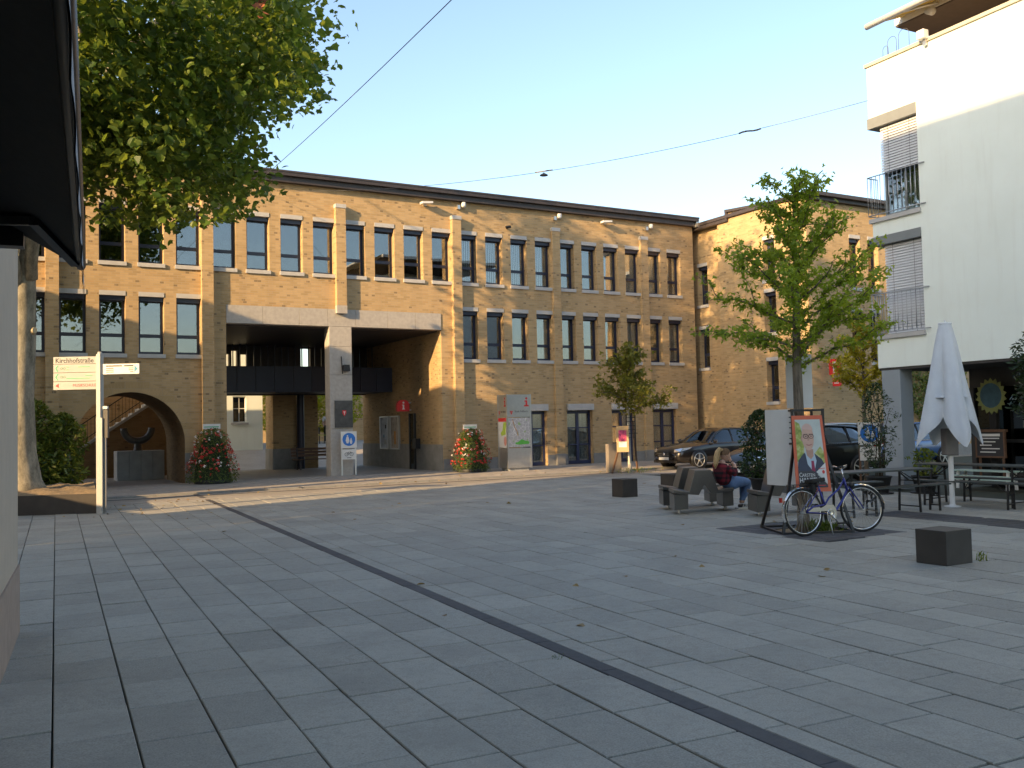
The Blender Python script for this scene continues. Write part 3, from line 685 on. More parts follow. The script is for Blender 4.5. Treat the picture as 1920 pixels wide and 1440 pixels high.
b.quad((0, -1.4, 0), (.25, -1.4, 0), (.25, -1.4, 10.15), (0, -1.4, 10.15))
b.prism([(-2.1, 10.15), (-6.4, 10.15), (-6.4, 10.16), (-2.1, 10.55)], 0, .35, 'x')
FW_ = [(2.35, 2.98), (3.42, 4.05), (5.6, 6.23), (6.7, 7.33)]
hs = [(a_, c_, z_ - .13, z_ + 1.98 + .145) for a_, c_ in FW_ for z_ in (6.85, 3.9)]
tmp = MB(); holed(tmp, 0, 12, 0, 10.15, hs, -6.4, .35); b.add(tmp.v, tmp.f)
b.quad((12, -6.4, 0), (12, 3, 0), (12, 3, 10.15), (12, -6.4, 10.15)); b.quad((-.0, 3, 0), (0, 3, 10.15), (12, 3, 10.15), (12, 3, 0)); b.quad((0.25, .3, 0), (0.25, .3, 10.15), (0.25, 3, 10.15), (0.25, 3, 0))
b.build('wall', M['brick'], wing)
for a_, c_ in FW_:
    for z_, e_ in ((6.85, None), (3.9, 'cur')): window(wing, (a_, -6.4, z_), 0, .63, 1.98, .75, e_)
for a_, z_ in ((4.06, 2.40), (4.06, 5.18), (4.06, 7.33)): window(wing, (0, -a_, z_), -pi / 2, .64, 1.64, .50, None)
for z_ in (6.83, 4.03): window(wing, (.25, .25, z_), -pi / 2, .65, 1.72, .55, None)
MB().box(.6, -6.0, 3.2, 11.7, 2.7, 3.3).box(.6, -6.0, 6.4, 11.7, 2.7, 6.5).box(.6, -3.4, 0.1, 11.7, -3.3, 10.0).box(3.0, -6.0, .1, 3.1, 2.5, 10).build('interior', M['room'], wing)
rf = MB(); rf.box(-.12, -6.75, 10.30, 12.4, 3.2, 10.44); rf.box(.03, -6.58, 10.16, 12.3, 3.0, 10.298); rf.build('roof_edge', M['fascia'], wing)
rf = MB(); rf.prism([(-2.0, 10.552), (-6.5, 10.20), (-6.5, 10.30), (-2.0, 10.66)], -.12, .45, 'x'); rf.box(-.10, -2.08, 10.15, .4, .3, 10.28); rf.prism([(-2.0, 10.15), (-2.12, 10.15), (-2.12, 10.66), (-2.0, 10.66)], -.11, .42, 'x'); rf.build('coping', M['fascia'], wing)
MB().box(-.015, -6.415, 0, 12.01, -6.38, .45).build('plinth', M['plinth'], wing)
t = thing('red_box_sign', 'red projecting sign with white letter on the brick wing', 'sign', fp(16.6 + .9, -6.4, 0), ROT)
MB().box(-.05, -.62, 3.35, .05, -.10, 3.95).build('sign_box', M['red'], t); MB().box(-.05, -.62, 2.90, .05, -.25, 3.20).build('lower_box', M['red'], t); MB().box(-.02, -.10, 3.6, .02, .0, 3.66).build('arm', M['alu'], t); MB().box(-.02, -.25, 3.0, .02, .0, 3.06).build('arm', M['alu'], t)
MB().box(-.056, -.42, 3.42, -.051, -.30, 3.72).box(-.056, -.44, 3.78, -.051, -.28, 3.86).build('letter', M['white_board'], t); MB().box(-.056, -.55, 3.0, -.051, -.33, 3.04).build('letter', M['white_board'], t)

# ------------------------------------------------------------------ white corner house on the right
WR = math.atan2(-.889, .459)
def wp(x, y, z=0): return Vector((8.85 + x * .459 + y * .889, 22.56 - x * .889 + y * .459, z))
wh = thing('white_corner_house', 'cream rendered house on a grey column with corner windows and blinds', 'house', (8.85, 22.56, 0), WR)
W1, W2 = (6.48, 8.69), (3.65, 5.82)
b = MB(); holed(b, 0, 15, 2.86, 10.22, [(0, 1.37, W1[0], 8.95), (0, 1.37, W2[0], 6.03)], 0, .28)
# side wall (faces away from the square) with the corner openings turned round the corner
t_ = MB(); holed(t_, -9, 0, 2.86, 10.22, [(-.9, 0, W1[0], 8.95), (-.9, 0, W2[0], 6.03)], 0, .28)
Ms = Matrix(((0, 1, 0, 0), (-1, 0, 0, 0), (0, 0, 1, 0), (0, 0, 0, 1)))
b.add([Ms @ Vector(p) for p in t_.v], t_.f)
b.quad((0, 9, 2.86), (0, 9, 10.22), (15, 9, 10.22), (15, 9, 2.86)); b.quad((15, 0, 2.86), (15, 9, 2.86), (15, 9, 10.22), (15, 0, 10.22)); b.quad((0, 0, 10.22), (15, 0, 10.22), (15, 9, 10.22), (0, 9, 10.22))
b.build('wall', M['white_wall'], wh)
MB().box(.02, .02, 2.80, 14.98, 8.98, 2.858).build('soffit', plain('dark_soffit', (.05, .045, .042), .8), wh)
MB().box(-.05, -.05, 10.222, 15.05, 9.05, 10.30).build('coping', plain('beige_coping', (.50, .45, .36), .5), wh)
MB().box(.28, .28, W1[0] - .2, 6, 6, W1[0] - .02).box(.28, .28, W2[0] - .2, 6, 6, W2[0] - .02).box(.9, .9, 6.06, 6, 6, 6.1).box(3.5, .3, 3.4, 3.6, 6, 10).box(.4, 3.8, 3.4, 6, 3.9, 10).build('interior', M['room'], wh)
MB().box(.07, .02, 0, .60, .44, 2.80).build('column', M['grey_col'], wh, bevel=.01)
MB().box(.06, .01, 0, .61, .45, .28).build('column_foot', plain('column_foot_paint', (.16, .18, .20), .7), wh)
MB().box(9.0, .02, 0, 9.5, .44, 2.80).build('column', M['grey_col'], wh, bevel=.01)
dgrey = plain('grey_metal_trim', (.20, .22, .225), .45, var=.06, bump=.02)
slat_me = None
for zi, (z0, z1) in enumerate((W1, W2)):
    top = z1 + .26 if zi == 0 else z1 + .21
    fr = MB(); fr.box(-.03, -.03, z1, 1.372, .26, top - .001); fr.box(-.03, .26, z1, .26, .92, top - .001)
    wo_ = fr.build('window', dgrey, wh)
    MB().box(-.06, -.06, z0 - .10, 1.40, .27, z0 - .002).build('sill', M['lintel'], wo_)
    f = MB(); x0, x1, yg = .24, 1.37, .20
    for x in (x0, .80, x1 - .05): f.box(x, yg, z0, x + .05, yg + .06, z1)
    f.box(x0 + .05, yg, z0, x1 - .05, yg + .06, z0 + .09); f.box(x0 + .05, yg, z1 - .06, x1 - .05, yg + .06, z1)
    f.box(x0, yg + .06, z0, x0 + .05, .95, z0 + .09); f.box(x0, .90, z0, x0 + .05, .95, z1)
    f.build('frame', dgrey, wo_)
    MB().box(x0 + .05, yg + .025, z0 + .09, x1 - .05, yg + .032, z1 - .06).build('pane', M['glass'], wo_)
    c = MB()
    for i in range(40):
        a, b2 = x0 + (x1 - x0) * i / 40, x0 + (x1 - x0) * (i + 1) / 40; ya = lambda i_: .42 + .035 * sin(i_ * .9)
        c.quad((a, ya(i), z0), (b2, ya(i + 1), z0), (b2, ya(i + 1), z1), (a, ya(i), z1))
    c.build('curtain', plain('grey_curtain_%d' % zi, (.42, .42, .38), .9), wo_)
    # blind slats
    if slat_me is None:
        s = MB(); w = x1 - x0 - .03; P = [(-.035, -.016), (-.012, .006), (.012, .012), (.035, .012)]
        for (ya_, za), (yb_, zb) in zip(P[:-1], P[1:]): s.quad((0, ya_, za), (w, ya_, za), (w, yb_, zb), (0, yb_, zb))
        s = s.build('slat', M['slat']); slat_me = s.data; bpy.data.objects.remove(s)
    n = 33 if zi else 17
    for i in range(n):
        o = bpy.data.objects.new('slat', slat_me); C.objects.link(o); o.parent = wo_; o.location = (x0 + .015, .10, z1 - .05 - i * .0645)
        o.rotation_euler = (R(38), 0, 0)
    MB().box(x0 + .02, .08, z1 - .06 - n * .0645, x1 - .02, .12, z1 - .035 - n * .0645).build('bottom_bar', dgrey, wo_)
    for x in (.50, 1.10): MB().box(x, .062, z1 - .05 - n * .0645, x + .006, .065, z1).build('tape', M['ink'], wo_)
    # railing
    ra_ = MB(); zt, zb = (7.50, 6.56) if zi == 0 else (4.64, 3.70)
    for z in (zt, zb): ra_.tube([(1.36, .01, z), (1.52, .0, z), (1.54, -.03, z), (1.52, -.06, z), (-.06, -.06, z), (-.07, -.04, z), (-.07, .30, z)], .013, 6)
    for i in range(12): ra_.tube([(.0 + i * .125 - .06, -.06, zb), (.0 + i * .125 - .06, -.06, zt)], .008, 6)
    for i in range(3): ra_.tube([(-.07, .05 + i * .125, zb), (-.07, .05 + i * .125, zt)], .008, 6)
    ra_.build('railing', M['steel'], wo_)
# recessed shop front under the house
sf = MB(); x = .8
fm = MB(); fm.box(x, 2.2, 0, 15, 2.32, .35); fm.box(x, 2.2, 2.35, 15, 2.32, 2.80)
for i in range(7): fm.box(x + i * 2.0, 2.18, .35, x + .12 + i * 2.0, 2.34, 2.35)
fm.box(x, 2.19, 1.02, 15, 2.33, 1.10); fm.box(x, 2.32, 0, x + .1, 8.8, .35); fm.box(x, 2.32, 2.35, x + .1, 8.8, 2.80)
for i in range(4): fm.box(x, 2.3 + i * 2.0, .35, x + .12, 2.42 + i * 2.0, 2.35)
so = fm.build('shop_front', plain('anthracite_frame', (.035, .036, .038), .45), wh)
for i in range(6): MB().box(x + .12 + i * 2, 2.25, 1.10, x + 2.0 + i * 2, 2.26, 2.35).build('pane', M['glass_dark'], so); MB().box(x + .12 + i * 2, 2.25, .35, x + 2.0 + i * 2, 2.26, 1.02).build('pane', M['glass_dark'], so)
for i in range(3): MB().box(x + .05, 2.42 + i * 2, .35, x + .06, 4.3 + i * 2, 2.35).build('pane', M['glass_dark'], so)
MB().box(x + .5, 5.5, 0.02, 15, 5.6, 2.8).box(x + .15, 2.4, .02, 15, 8.8, .05).build('interior', plain('brown_bar_room', (.10, .07, .045), .8, var=.5, scale=2), so)
# roof terrace
tr = MB().box(.16, .86, 11.36, 15.0, 8.5, 11.52).build('roof_slab', plain('white_slab', (.72, .70, .65), .7), wh)
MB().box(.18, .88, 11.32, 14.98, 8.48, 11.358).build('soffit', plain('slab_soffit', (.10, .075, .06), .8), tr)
MB().box(4.6, 3.2, 10.3, 14.6, 8.2, 11.30).build('penthouse', M['white_wall'], wh)
MB().box(2.6, 2.6, 10.3, 2.7, 2.7, 11.30).build('post', M['steel'], wh)
# striped sun awning on the terrace
t = thing('terrace_awning', 'yellow striped awning with white front bar above the roof terrace', 'awning', wp(.35, .35, 10.86), WR)
kk = N('yellow_stripes'); gg = kk.n('SeparateXYZ'); kk.l(kk.obj(), gg.inputs[0]); fr_ = kk.math('FRACT', kk.math('MULTIPLY', gg.outputs[0], 3.2))
cc = kk.ramp(fr_, [(0.0, (.62, .45, .06)), (0.55, (.62, .45, .06)), (0.56, (.55, .50, .38)), (0.8, (.55, .50, .38)), (0.82, (.30, .20, .06))]); kk.mat.node_tree.nodes['Color Ramp'].color_ramp.interpolation = 'CONSTANT'
ys = kk.bsdf(cc, .9)
MB().add([(0, -.35, .35), (8, -.35, .35), (8, .60, .70), (0, .60, .70), (0, -.35, .33), (8, -.35, .33), (8, .60, .68), (0, .60, .68)], [(0, 1, 2, 3), (7, 6, 5, 4), (0, 4, 5, 1), (3, 2, 6, 7), (0, 3, 7, 4), (1, 5, 6, 2)]).build('cloth', ys, t)
MB().tube([(-.25, -.42, .33), (8.1, -.42, .33)], .075, 10).build('front_bar', M['white_board'], t)
MB().tube([(.9, .55, .60), (1.3, .2, .42), (.7, -.38, .32)], .030, 8).build('arm', M['alu'], t)
MB().lathe([(0, -.1), (.09, -.1), (.09, .1), (0, .1)], 12, M=Matrix.Translation((1.0, .30, .36)) @ Matrix.Rotation(pi / 2, 4, 'X')).build('roller_end', M['white_board'], t)
t = thing('roof_lamp', 'white floodlight clamped on the coping of the cream house', 'lamp', wp(1.72, -.05, 10.30), WR)
MB().box(-.10, -.16, -.04, .10, .02, .17).build('lamp_head', M['white_board'], t, bevel=.02); MB().box(-.02, -.05, -.18, .06, .0, -.04).build('bracket', M['alu'], t)
t = thing('wire_hoops', 'row of thin wire arch hoops standing on the roof edge', 'garden hoops', wp(.42, .10, 10.30), WR)
for x, w, h in ((0, .16, .30), (.14, .26, .46), (.46, .30, .52)):
    MB().tube([(x - .0, 0, 0)] + [(x + w / 2 - w / 2 * cos(pi * i / 12), 0, h - w / 2 + w / 2 * sin(pi * i / 12)) for i in range(13)] + [(x + w, 0, 0)], .006, 6).build('hoop', M['cable'], t)

# ------------------------------------------------------------------ house on the left with the black awning, and the houses that shade the square
LA = Vector((-4.34, 8.21, 0)); LR = math.atan2(-.912, .41)
lh = thing('awning_house', 'beige plastered shop house at the left edge under a black awning', 'house', LA, LR)
b = MB(); hl = [(1.5 + i * 3.0, 3.0 + i * 3.0, z, z + 1.7) for i in range(6) for z in (4.6, 7.6, 10.6)] 
tmp = MB(); holed(tmp, 0, 20, .58, 14.2, hl, 0, .3)
b.add([(x, -y, z) for x, y, z in tmp.v], [f_[::-1] for f_ in tmp.f])
b.quad((0, 0, .58), (0, 0, 14.2), (0, -11, 14.2), (0, -11, .58)); b.quad((20, 0, .58), (20, -11, .58), (20, -11, 14.2), (20, 0, 14.2)); b.quad((0, -11, .58), (0, -11, 14.2), (20, -11, 14.2), (20, -11, .58))
b.build('wall', M['plaster'], lh)
MB().box(-.015, -11.01, 0, 20.01, .015, .58).build('plinth', M['rose'], lh)
for h_ in hl:
    f = MB().box(h_[0], -.2, h_[2], h_[1], -.14, h_[3]).build('window', M['white_board'], lh); MB().box(h_[0] + .08, -.138, h_[2] + .08, h_[1] - .08, -.134, h_[3] - .08).build('pane', M['glass_dark'], f)
MB().box(-.4, -11.4, 14.2, 20.4, .35, 14.42).prism([(-11.2, 14.42), (.2, 14.42), (-5.5, 17.0)], -.2, 20.2, 'x').build('roof', M['fascia'], lh)
aw = thing('black_awning', 'black folding arm awning with wavy grey edge overhead at left', 'awning', LA + Vector((.41, -.912, 0)) * 2.55 + Vector((0, 0, 2.8)), LR)
MB().add([(0, .0, .32), (9, .0, .32), (9, .52, .02), (0, .52, .02), (0, .0, .30), (9, .0, .30), (9, .52, 0), (0, .52, 0)], [(0, 1, 2, 3), (7, 6, 5, 4), (0, 4, 5, 1), (3, 2, 6, 7), (0, 3, 7, 4), (1, 5, 6, 2)]).build('cloth', M['awning'], aw)
MB().tube([(-.03, .53, .01), (9, .53, .01)], .03, 8).build('front_bar', M['black'], aw)
v = MB(); n = 180
for i in range(n):
    x0, x1 = 9 * i / n, 9 * (i + 1) / n; zz = lambda x: -.16 - .016 * abs(sin(x * 4.1)) - .008 * sin(x * 11) - (.10 if x < .05 else 0); yy = lambda x: .549 + .003 * sin(x * 9)
    v.quad((x0, yy(x0), zz(x0)), (x1, yy(x1), zz(x1)), (x1, .545, .0), (x0, .545, .0)); v.quad((x0, .538, .0), (x1, .538, 0), (x1, yy(x1) - .006, zz(x1)), (x0, yy(x0) - .006, zz(x0)))
v.build('valance', M['valance'], aw)
MB().box(0, -.01, .25, 9, .12, .42).build('cassette', M['black'], aw); MB().bar((.25, .05, .22), (.9, .30, .10), .05).bar((.9, .30, .10), (.2, .50, -.01), .05).build('arm', M['black'], aw); MB().box(-.02, -.02, .10, .10, .20, .36).build('bracket', M['black'], aw)

def shade_house(s0, s1, t0, t1, h, rise, label, mat):  # unseen houses, placed and sized to cast the shade on square and facade
    c = SD * ((s0 + s1) / 2) + SP * ((t0 + t1) / 2); r_ = math.atan2(SP.y, SP.x)
    t = thing('shade_caster_house', label, 'house', c, r_); hx, hy = abs(t1 - t0) / 2, abs(s1 - s0) / 2
    b = MB(); n_ = max(2, int(2 * hx / 2.6)); hs_ = [(-hx + .8 + i * (2 * hx - 1.0) / n_, -hx + .8 + i * (2 * hx - 1.0) / n_ + 1.1, z, z + 1.6) for i in range(n_) for z in np.arange(1.2, h - 1.8, 2.9)]
    tmp = MB(); holed(tmp, -hx, hx, 0, h, hs_, 0, .25); b.add([(x, hy - y, z) for x, y, z in tmp.v], [f_[::-1] for f_ in tmp.f])
    b.quad((-hx, -hy, 0), (-hx, hy, 0), (-hx, hy, h), (-hx, -hy, h)); b.quad((hx, -hy, 0), (hx, -hy, h), (hx, hy, h), (hx, hy, 0)); b.quad((-hx, -hy, 0), (-hx, -hy, h), (hx, -hy, h), (hx, -hy, 0))
    b.build('wall', mat, t)
    for h_ in hs_:
        f = MB().box(h_[0], hy - .2, h_[2], h_[1], hy - .14, h_[3]).build('window', M['white_board'], t); MB().box(h_[0] + .08, hy - .138, h_[2] + .08, h_[1] - .08, hy - .132, h_[3] - .08).build('pane', M['glass_dark'], f)
    MB().prism([(-hy - .3, h), (hy + .3, h), (0, h + rise)], -hx, hx, 'x').build('roof', plain('roof_tiles', (.16, .07, .045), .8, var=.3, scale=10), t)
    return t
shade_house(-18, -8, -18.9, -15.45, 10.8, 2.4, 'lower pale house behind the awning house, outside the view', M['plaster'])
shade_house(-18, -8, -15.4, -10.8, 22.0, 2.0, 'tall pale house behind the awning house, outside the view', M['white_wall'])
shade_house(-18, -8, -10.75, -8.0, 13.2, 2.6, 'narrow pale house squeezed behind the awning house, outside the view', M['plaster'])
shade_house(-9, 1, -28.2, -24.3, 11.0, .8, 'narrow taller house at the street on the left, outside the view', M['plaster'])
shade_house(-9, 1, -40, -28.25, 9.6, 1.0, 'low pale house at the street on the left, outside the view', M['white_wall'])

t = thing('shade_caster_wall', 'tall rendered yard wall on the left, outside the view', 'wall', SD * 2.0 + SP * -21.6, math.atan2(SP.y, SP.x))  # unseen wall, added to keep the sun off the planter front
MB().box(-2.7, -.15, 0, 2.7, .15, 2.35).build('wall', M['plaster'], t); MB().box(-2.75, -.2, 2.35, 2.75, .2, 2.45).build('coping', M['lintel'], t)

# ================================================================== OBJECTS
# ------------------------------------------------------------------ overhead cables
def sag(a, b, s, n=24): 
    a, b = Vector(a), Vector(b); return [a.lerp(b, i / n) - Vector((0, 0, 4 * s * (i / n) * (1 - i / n))) for i in range(n + 1)]
t = thing('span_wire', 'thin cable with a small fitting strung from the brick hall to the cream house', 'cable', (0, 0, 0))
pts = sag(fp(-2.0, -.1, 10.0), (8.84, 22.5, 9.40), .62, 30); MB().tube(pts, .007, 6).build('wire', M['cable'], t)
q = pts[16]; MB().lathe([(0, -.02), (.03, -.05), (.12, -.10), (.12, -.12), (0, -.14)], 10, M=Matrix.Translation(q)).bar(q + Vector((-.25, .12, .01)), q + Vector((.25, -.12, .01)), .03).build('fitting', M['cable'], t)
q = pts[25]; MB().tube([q + (pts[26] - q) * k_ / 6 * .9 + Vector((0, 0, .02 * sin(k_))) for k_ in range(7)], .022, 6).build('turnbuckle', M['cable'], t)
t = thing('overhead_wire', 'thin dark wire rising steeply across the sky beside the plane tree', 'cable', (0, 0, 0))
MB().tube(sag(fp(-3.0, -.1, 10.1), (5.2, 1.0, 7.4), .25), .008, 6).build('wire', M['cable'], t)

# ------------------------------------------------------------------ planter, sign post
t = thing('steel_planter', 'low dark steel planter bed at left under the plane tree', 'planter', (-11, 21, 0))
P = [(2.02, -.72), (-4.0, -1.55), (-5.2, 2.8), (.05, 3.5)]
w = MB(); inn = [(p[0] * .975 - .0, p[1] * .97 + .02) for p in P]
for i in range(4):
    a, b2, c, d = P[i], P[(i + 1) % 4], inn[(i + 1) % 4], inn[i]
    w.add([(*a, 0), (*b2, 0), (*c, 0), (*d, 0), (*a, .42), (*b2, .42), (*c, .42), (*d, .42)], [(4, 7, 6, 5), (1, 0, 4, 5), (3, 2, 6, 7)])
w.build('wall', M['corten'], t)
s_ = MB(); nn = 26
def ptq(i, j):
    a = Vector(P[3]).lerp(Vector(P[2]), i / nn); b2 = Vector(P[0]).lerp(Vector(P[1]), i / nn); r_ = b2.lerp(a, j / nn)
    return (r_.x * .985, r_.y * .985, .40 + .05 * sin(i * 1.7 + j) * sin(j * 1.3) + (.05 if .1 < j / nn < .9 else 0))
s_.add([ptq(i, j) for i in range(nn + 1) for j in range(nn + 1)], [(i * (nn + 1) + j, i * (nn + 1) + j + 1, (i + 1) * (nn + 1) + j + 1, (i + 1) * (nn + 1) + j) for i in range(nn) for j in range(nn)], smooth=True)
s_.build('soil', M['soil'], t)

t = thing('street_sign_post', 'cream street sign post with Kirchhofstraße board and small blue arrow board', 'sign post', (-8.86, 20.10, 0), R(2))
po = MB().prism([(-.06, -.05), (.03, -.065), (.065, -.02), (.06, .05), (-.04, .06)], 0, 3.42, 'z').build('post', M['cream_board'], t)
MB().prism([(-.062, -.055), (.07, -.07), (.075, .06), (-.05, .066)], 0, 2.05, 'z').build('sleeve', M['cream_board'], t)
MB().box(.08, -.03, 1.62, .17, .06, 2.22).build('box', M['bench'], t); MB().box(.07, -.03, 2.24, .16, .05, 2.30).build('bracket', M['white_board'], t); MB().box(.085, -.02, .02, .13, .03, 1.62).build('strut', M['plinth'], t)
MB().lathe([(.05, 3.42), (.045, 3.47), (0, 3.48)], 10).build('cap', M['cream_board'], t)
for i, (z0, z1) in enumerate(((3.225, 3.375), (3.04, 3.215), (2.85, 3.03), (2.67, 2.84))):
    MB().box(-.97, -.03, z0, -.066, .01, z1).build('board', M['cream_board'], t)
text('lettering', 'Kirchhofstraße', .145, M['ink'], t, on_front(-.93, -.032, 3.29), bold=.0015, xscale=.93)
for z in (3.125, 2.94): MB().prism([(-.93, z), (-.885, z + .07), (-.86, z + .07), (-.905, z), (-.86, z - .07), (-.885, z - .07)], -.034, -.031, 'y').build('arrow', M['green_ink'], t); 
for z, ls in ((3.125, ((-.70, .06, .03), (-.45, .25, .03), (-.70, .05, -.03))), (2.94, ((-.30, .16, .03), (-.70, .5, -.03)))):
    for x, w, dz in ls: MB().box(x, -.033, z + dz - .008, x + w, -.031, z + dz + .008).build('small_print', M['green_ink'], t)
    MB().tube([(-.80 + .022 * cos(a), -.034, z + .022 * sin(a)) for a in np.linspace(0, 2 * pi, 11)], .003, 4).tube([(-.74 + .022 * cos(a), -.034, z + .022 * sin(a)) for a in np.linspace(0, 2 * pi, 11)], .003, 4).build('cycle_mark', M['green_ink'], t)
MB().prism([(-.93, 2.755), (-.86, 2.80), (-.86, 2.71)], -.034, -.031, 'y').build('arrow', M['red'], t)
text('lettering', 'MUSIKSCHULE', .085, M['red'], t, on_front(-.56, -.032, 2.755), xscale=.9)
MB().box(.066, -.02, 2.985, .84, .0, 3.205).build('board', M['white_board'], t)
MB().prism([(.74, 3.02), (.815, 3.095), (.74, 3.17)], -.024, -.0205, 'y').build('arrow', M['ink_blue'], t)
for x0, x1, z in ((.14, .48, 3.16), (.52, .72, 3.16), (.14, .30, 3.11), (.14, .30, 3.07), (.14, .30, 3.03), (.62, .72, 3.11), (.62, .72, 3.07), (.65, .72, 3.03)): MB().box(x0, -.023, z - (.013 if z > 3.15 else .007), x1, -.0205, z + (.013 if z > 3.15 else .007)).build('small_print', M['ink'], t)

# ------------------------------------------------------------------ information kiosk
kx = thing('info_kiosk', 'square metal town map kiosk with red i in front of brick facade', 'kiosk', (-.21, 33.60, 0), ROT)
MB().box(.10, .08, .02, .92, .62, .16).build('base', M['concrete'], kx)
for x, y in ((0, 0), (.96, 0), (0, .66), (.96, .66)): MB().box(x, y, .14, x + .06, y + .06, 2.80).build('corner_post', M['alu'], kx)
for z0, z1 in ((.15, .86), (1.98, 2.79)):
    MB().box(.06, .012, z0, .96, .03, z1).build('panel', M['alu'], kx); MB().box(.012, .06, z0, .03, .66, z1).build('panel', M['alu'], kx); MB().box(.99, .06, z0, 1.008, .66, z1).build('panel', M['alu'], kx)
kk = N('town_map'); oo = kk.obj(); v1 = kk.n('TexVoronoi', Scale=7.0, _feature='DISTANCE_TO_EDGE'); kk.l(oo, v1.inputs['Vector']); n1 = kk.noise(5, 3, oo)
cc = kk.mix(kk.math('LESS_THAN', v1.outputs['Distance'], .03), (.42, .41, .42), (.70, .70, .68)); cc = kk.mix(kk.math('GREATER_THAN', n1, .62), cc, (.30, .42, .20)); v2 = kk.n('TexVoronoi', Scale=28.0); kk.l(oo, v2.inputs['Vector']); cc = kk.mix(kk.math('LESS_THAN', v2.outputs['Distance'], .22), cc, (.36, .34, .37))
mp = MB().box(.06, .012, .90, .96, .03, 1.95).build('map', kk.bsdf(cc, .3), kx)
MB().prism([(.34, 1.0), (.5, .98), (.9, 1.0), (.92, 1.08), (.75, 1.12), (.6, 1.18), (.45, 1.08), (.34, 1.06)], .006, .0115, 'y').build('green_area', plain('map_green', (.10, .42, .06)), mp)
MB().tube([(.22, .008, 1.92), (.32, .008, 1.62), (.42, .008, 1.45), (.45, .008, 1.3)], .012, 5).build('main_road', plain('map_road', (.55, .30, .10)), mp)
pp = MB().box(.012, .06, .88, .03, .66, 1.95).build('poster', M['white_board'], kx)
MB().box(.006, .06, 1.82, .0115, .66, 1.95).build('red_band', M['red'], pp); MB().prism([(.08, 1.80), (.28, 1.80), (.36, 1.50), (.50, 1.42), (.44, 1.30), (.15, 1.36)], .006, .0115, 'x').build('green_print', plain('lime_print', (.45, .62, .08)), pp)
MB().prism([(.18 + .09 * cos(a), 1.12 + .17 * sin(a)) for a in np.linspace(0, 2 * pi, 17)[:-1]], .006, .0115, 'x').build('pink_print', plain('pink_print', (.65, .30, .25)), pp)
for M_ in (Matrix.Identity(4), Matrix(((0, 1, 0, 0), (-.66, 0, 0, .70), (0, 0, 1, 0), (0, 0, 0, 1)))):
    b = MB(); b.prism([(.73, 2.36), (.92, 2.36), (.92, 2.41), (.86, 2.41), (.86, 2.58), (.75, 2.58), (.75, 2.53), (.795, 2.53), (.795, 2.41), (.73, 2.41)], .004, .0115, 'y', M=M_); b.build('letter_i', M['red'], kx)
    MB().prism([(.825 + .042 * cos(a), 2.65 + .042 * sin(a)) for a in np.linspace(0, 2 * pi, 13)[:-1]], .004, .0115, 'y', M=M_).build('letter_i', M['red'], kx)
    MB().prism([(.13, 2.20), (.25, 2.20), (.25, 2.17), (.13, 2.17)], .004, .0115, 'y', M=M_).prism([(.15, 2.155), (.23, 2.155), (.23, 2.13), (.205, 2.10), (.19, 2.06), (.175, 2.10), (.15, 2.13)], .004, .0115, 'y', M=M_).build('shield', M['red'], kx)
    o = text('lettering', 'Stadt Fellbach', .098, M['ink'], kx, (M_ @ on_front(.33, .0115, 2.18)))

# ------------------------------------------------------------------ pedestrian / cycle signs
def ped_sign(loc, rz, label, s=1.0):
    t = thing('pedestrian_sign', label, 'sign', loc, rz)
    for x in (-.27, .22): MB().box(x, 0, 0.02, x + .05, .04, 1.55 * s).build('post', M['alu'] if s == 1 else M['wood'], t)
    MB().box(-.28, -.03, .98, .28, -.002, 1.56).build('upper_plate', M['white_board'], t); MB().box(-.25, -.03, .58, .25, -.002, .93).build('lower_plate', M['white_board'], t)
    MB().prism([(.23 * cos(a), 1.28 + .23 * sin(a)) for a in np.linspace(0, 2 * pi, 25)[:-1]], -.034, -.031, 'y').build('blue_disc', M['blue_sign'], t)
    f = MB(); 
    for x, z, k_ in ((-.05, 1.28, 1.0), (.075, 1.22, .72)):
        f.prism([(x + .028 * k_ * cos(a), z + .125 * k_ + .028 * k_ * sin(a)) for a in np.linspace(0, 2 * pi, 11)[:-1]], -.037, -.0345, 'y')
        f.prism([(x - .035 * k_, z + .09 * k_), (x + .035 * k_, z + .09 * k_), (x + .065 * k_, z - .04 * k_), (x + .03 * k_, z - .14 * k_), (x - .03 * k_, z - .14 * k_), (x - .065 * k_, z - .04 * k_)], -.037, -.0345, 'y')
    tag(f.build('figures', M['white_board'], t), kind='stuff')
    b = MB(); 
    for x in (-.09, .09): b.tube([(x + .06 * cos(a), -.033, .76 + .06 * sin(a)) for a in np.linspace(0, 2 * pi, 17)], .006, 5)
    for a, c in (((-.09, .76), (-.03, .84)), ((-.03, .84), (.06, .84)), ((.06, .84), (.0, .76)), ((0, .76), (-.09, .76)), ((.06, .86), (.09, .76)), ((-.03, .84), (0, .76))): b.bar((a[0], -.033, a[1]), (c[0], -.033, c[1]), .008)
    b.build('cycle_mark', M['ink'], t); MB().box(-.08, -.034, .625, .08, -.031, .645).build('small_print', M['ink'], t)
ped_sign(fp(.16, -.38, .04), ROT - R(6), 'blue pedestrian sign on two posts before the granite pillar')
ped_sign((9.15, 24.1, 0), R(-8), 'blue pedestrian sign with cycle plate beside the grey column', .99)

# ------------------------------------------------------------------ steel cubes and block
def steel_block(m, lx, ly, h, label, grp):
    c = Vector(m); t = tag(MB().box(0, 0, 0, lx, ly, h).build('steel_block', M['corten'], None, c, (0, 0, ROT), bevel=.006), label, 'block seat', grp); return t
steel_block((4.84, 10.60, 0), .46, .40, .39, 'large dark steel cube seat nearest the viewer at right', 'steel cube seats')
steel_block((2.45, 21.27, 0), .42, .42, .41, 'small dark steel cube seat in the middle of the square', 'steel cube seats')
steel_block((3.98, 23.55, 0), 2.0, .50, .37, 'long low dark steel block behind the metal benches', None)

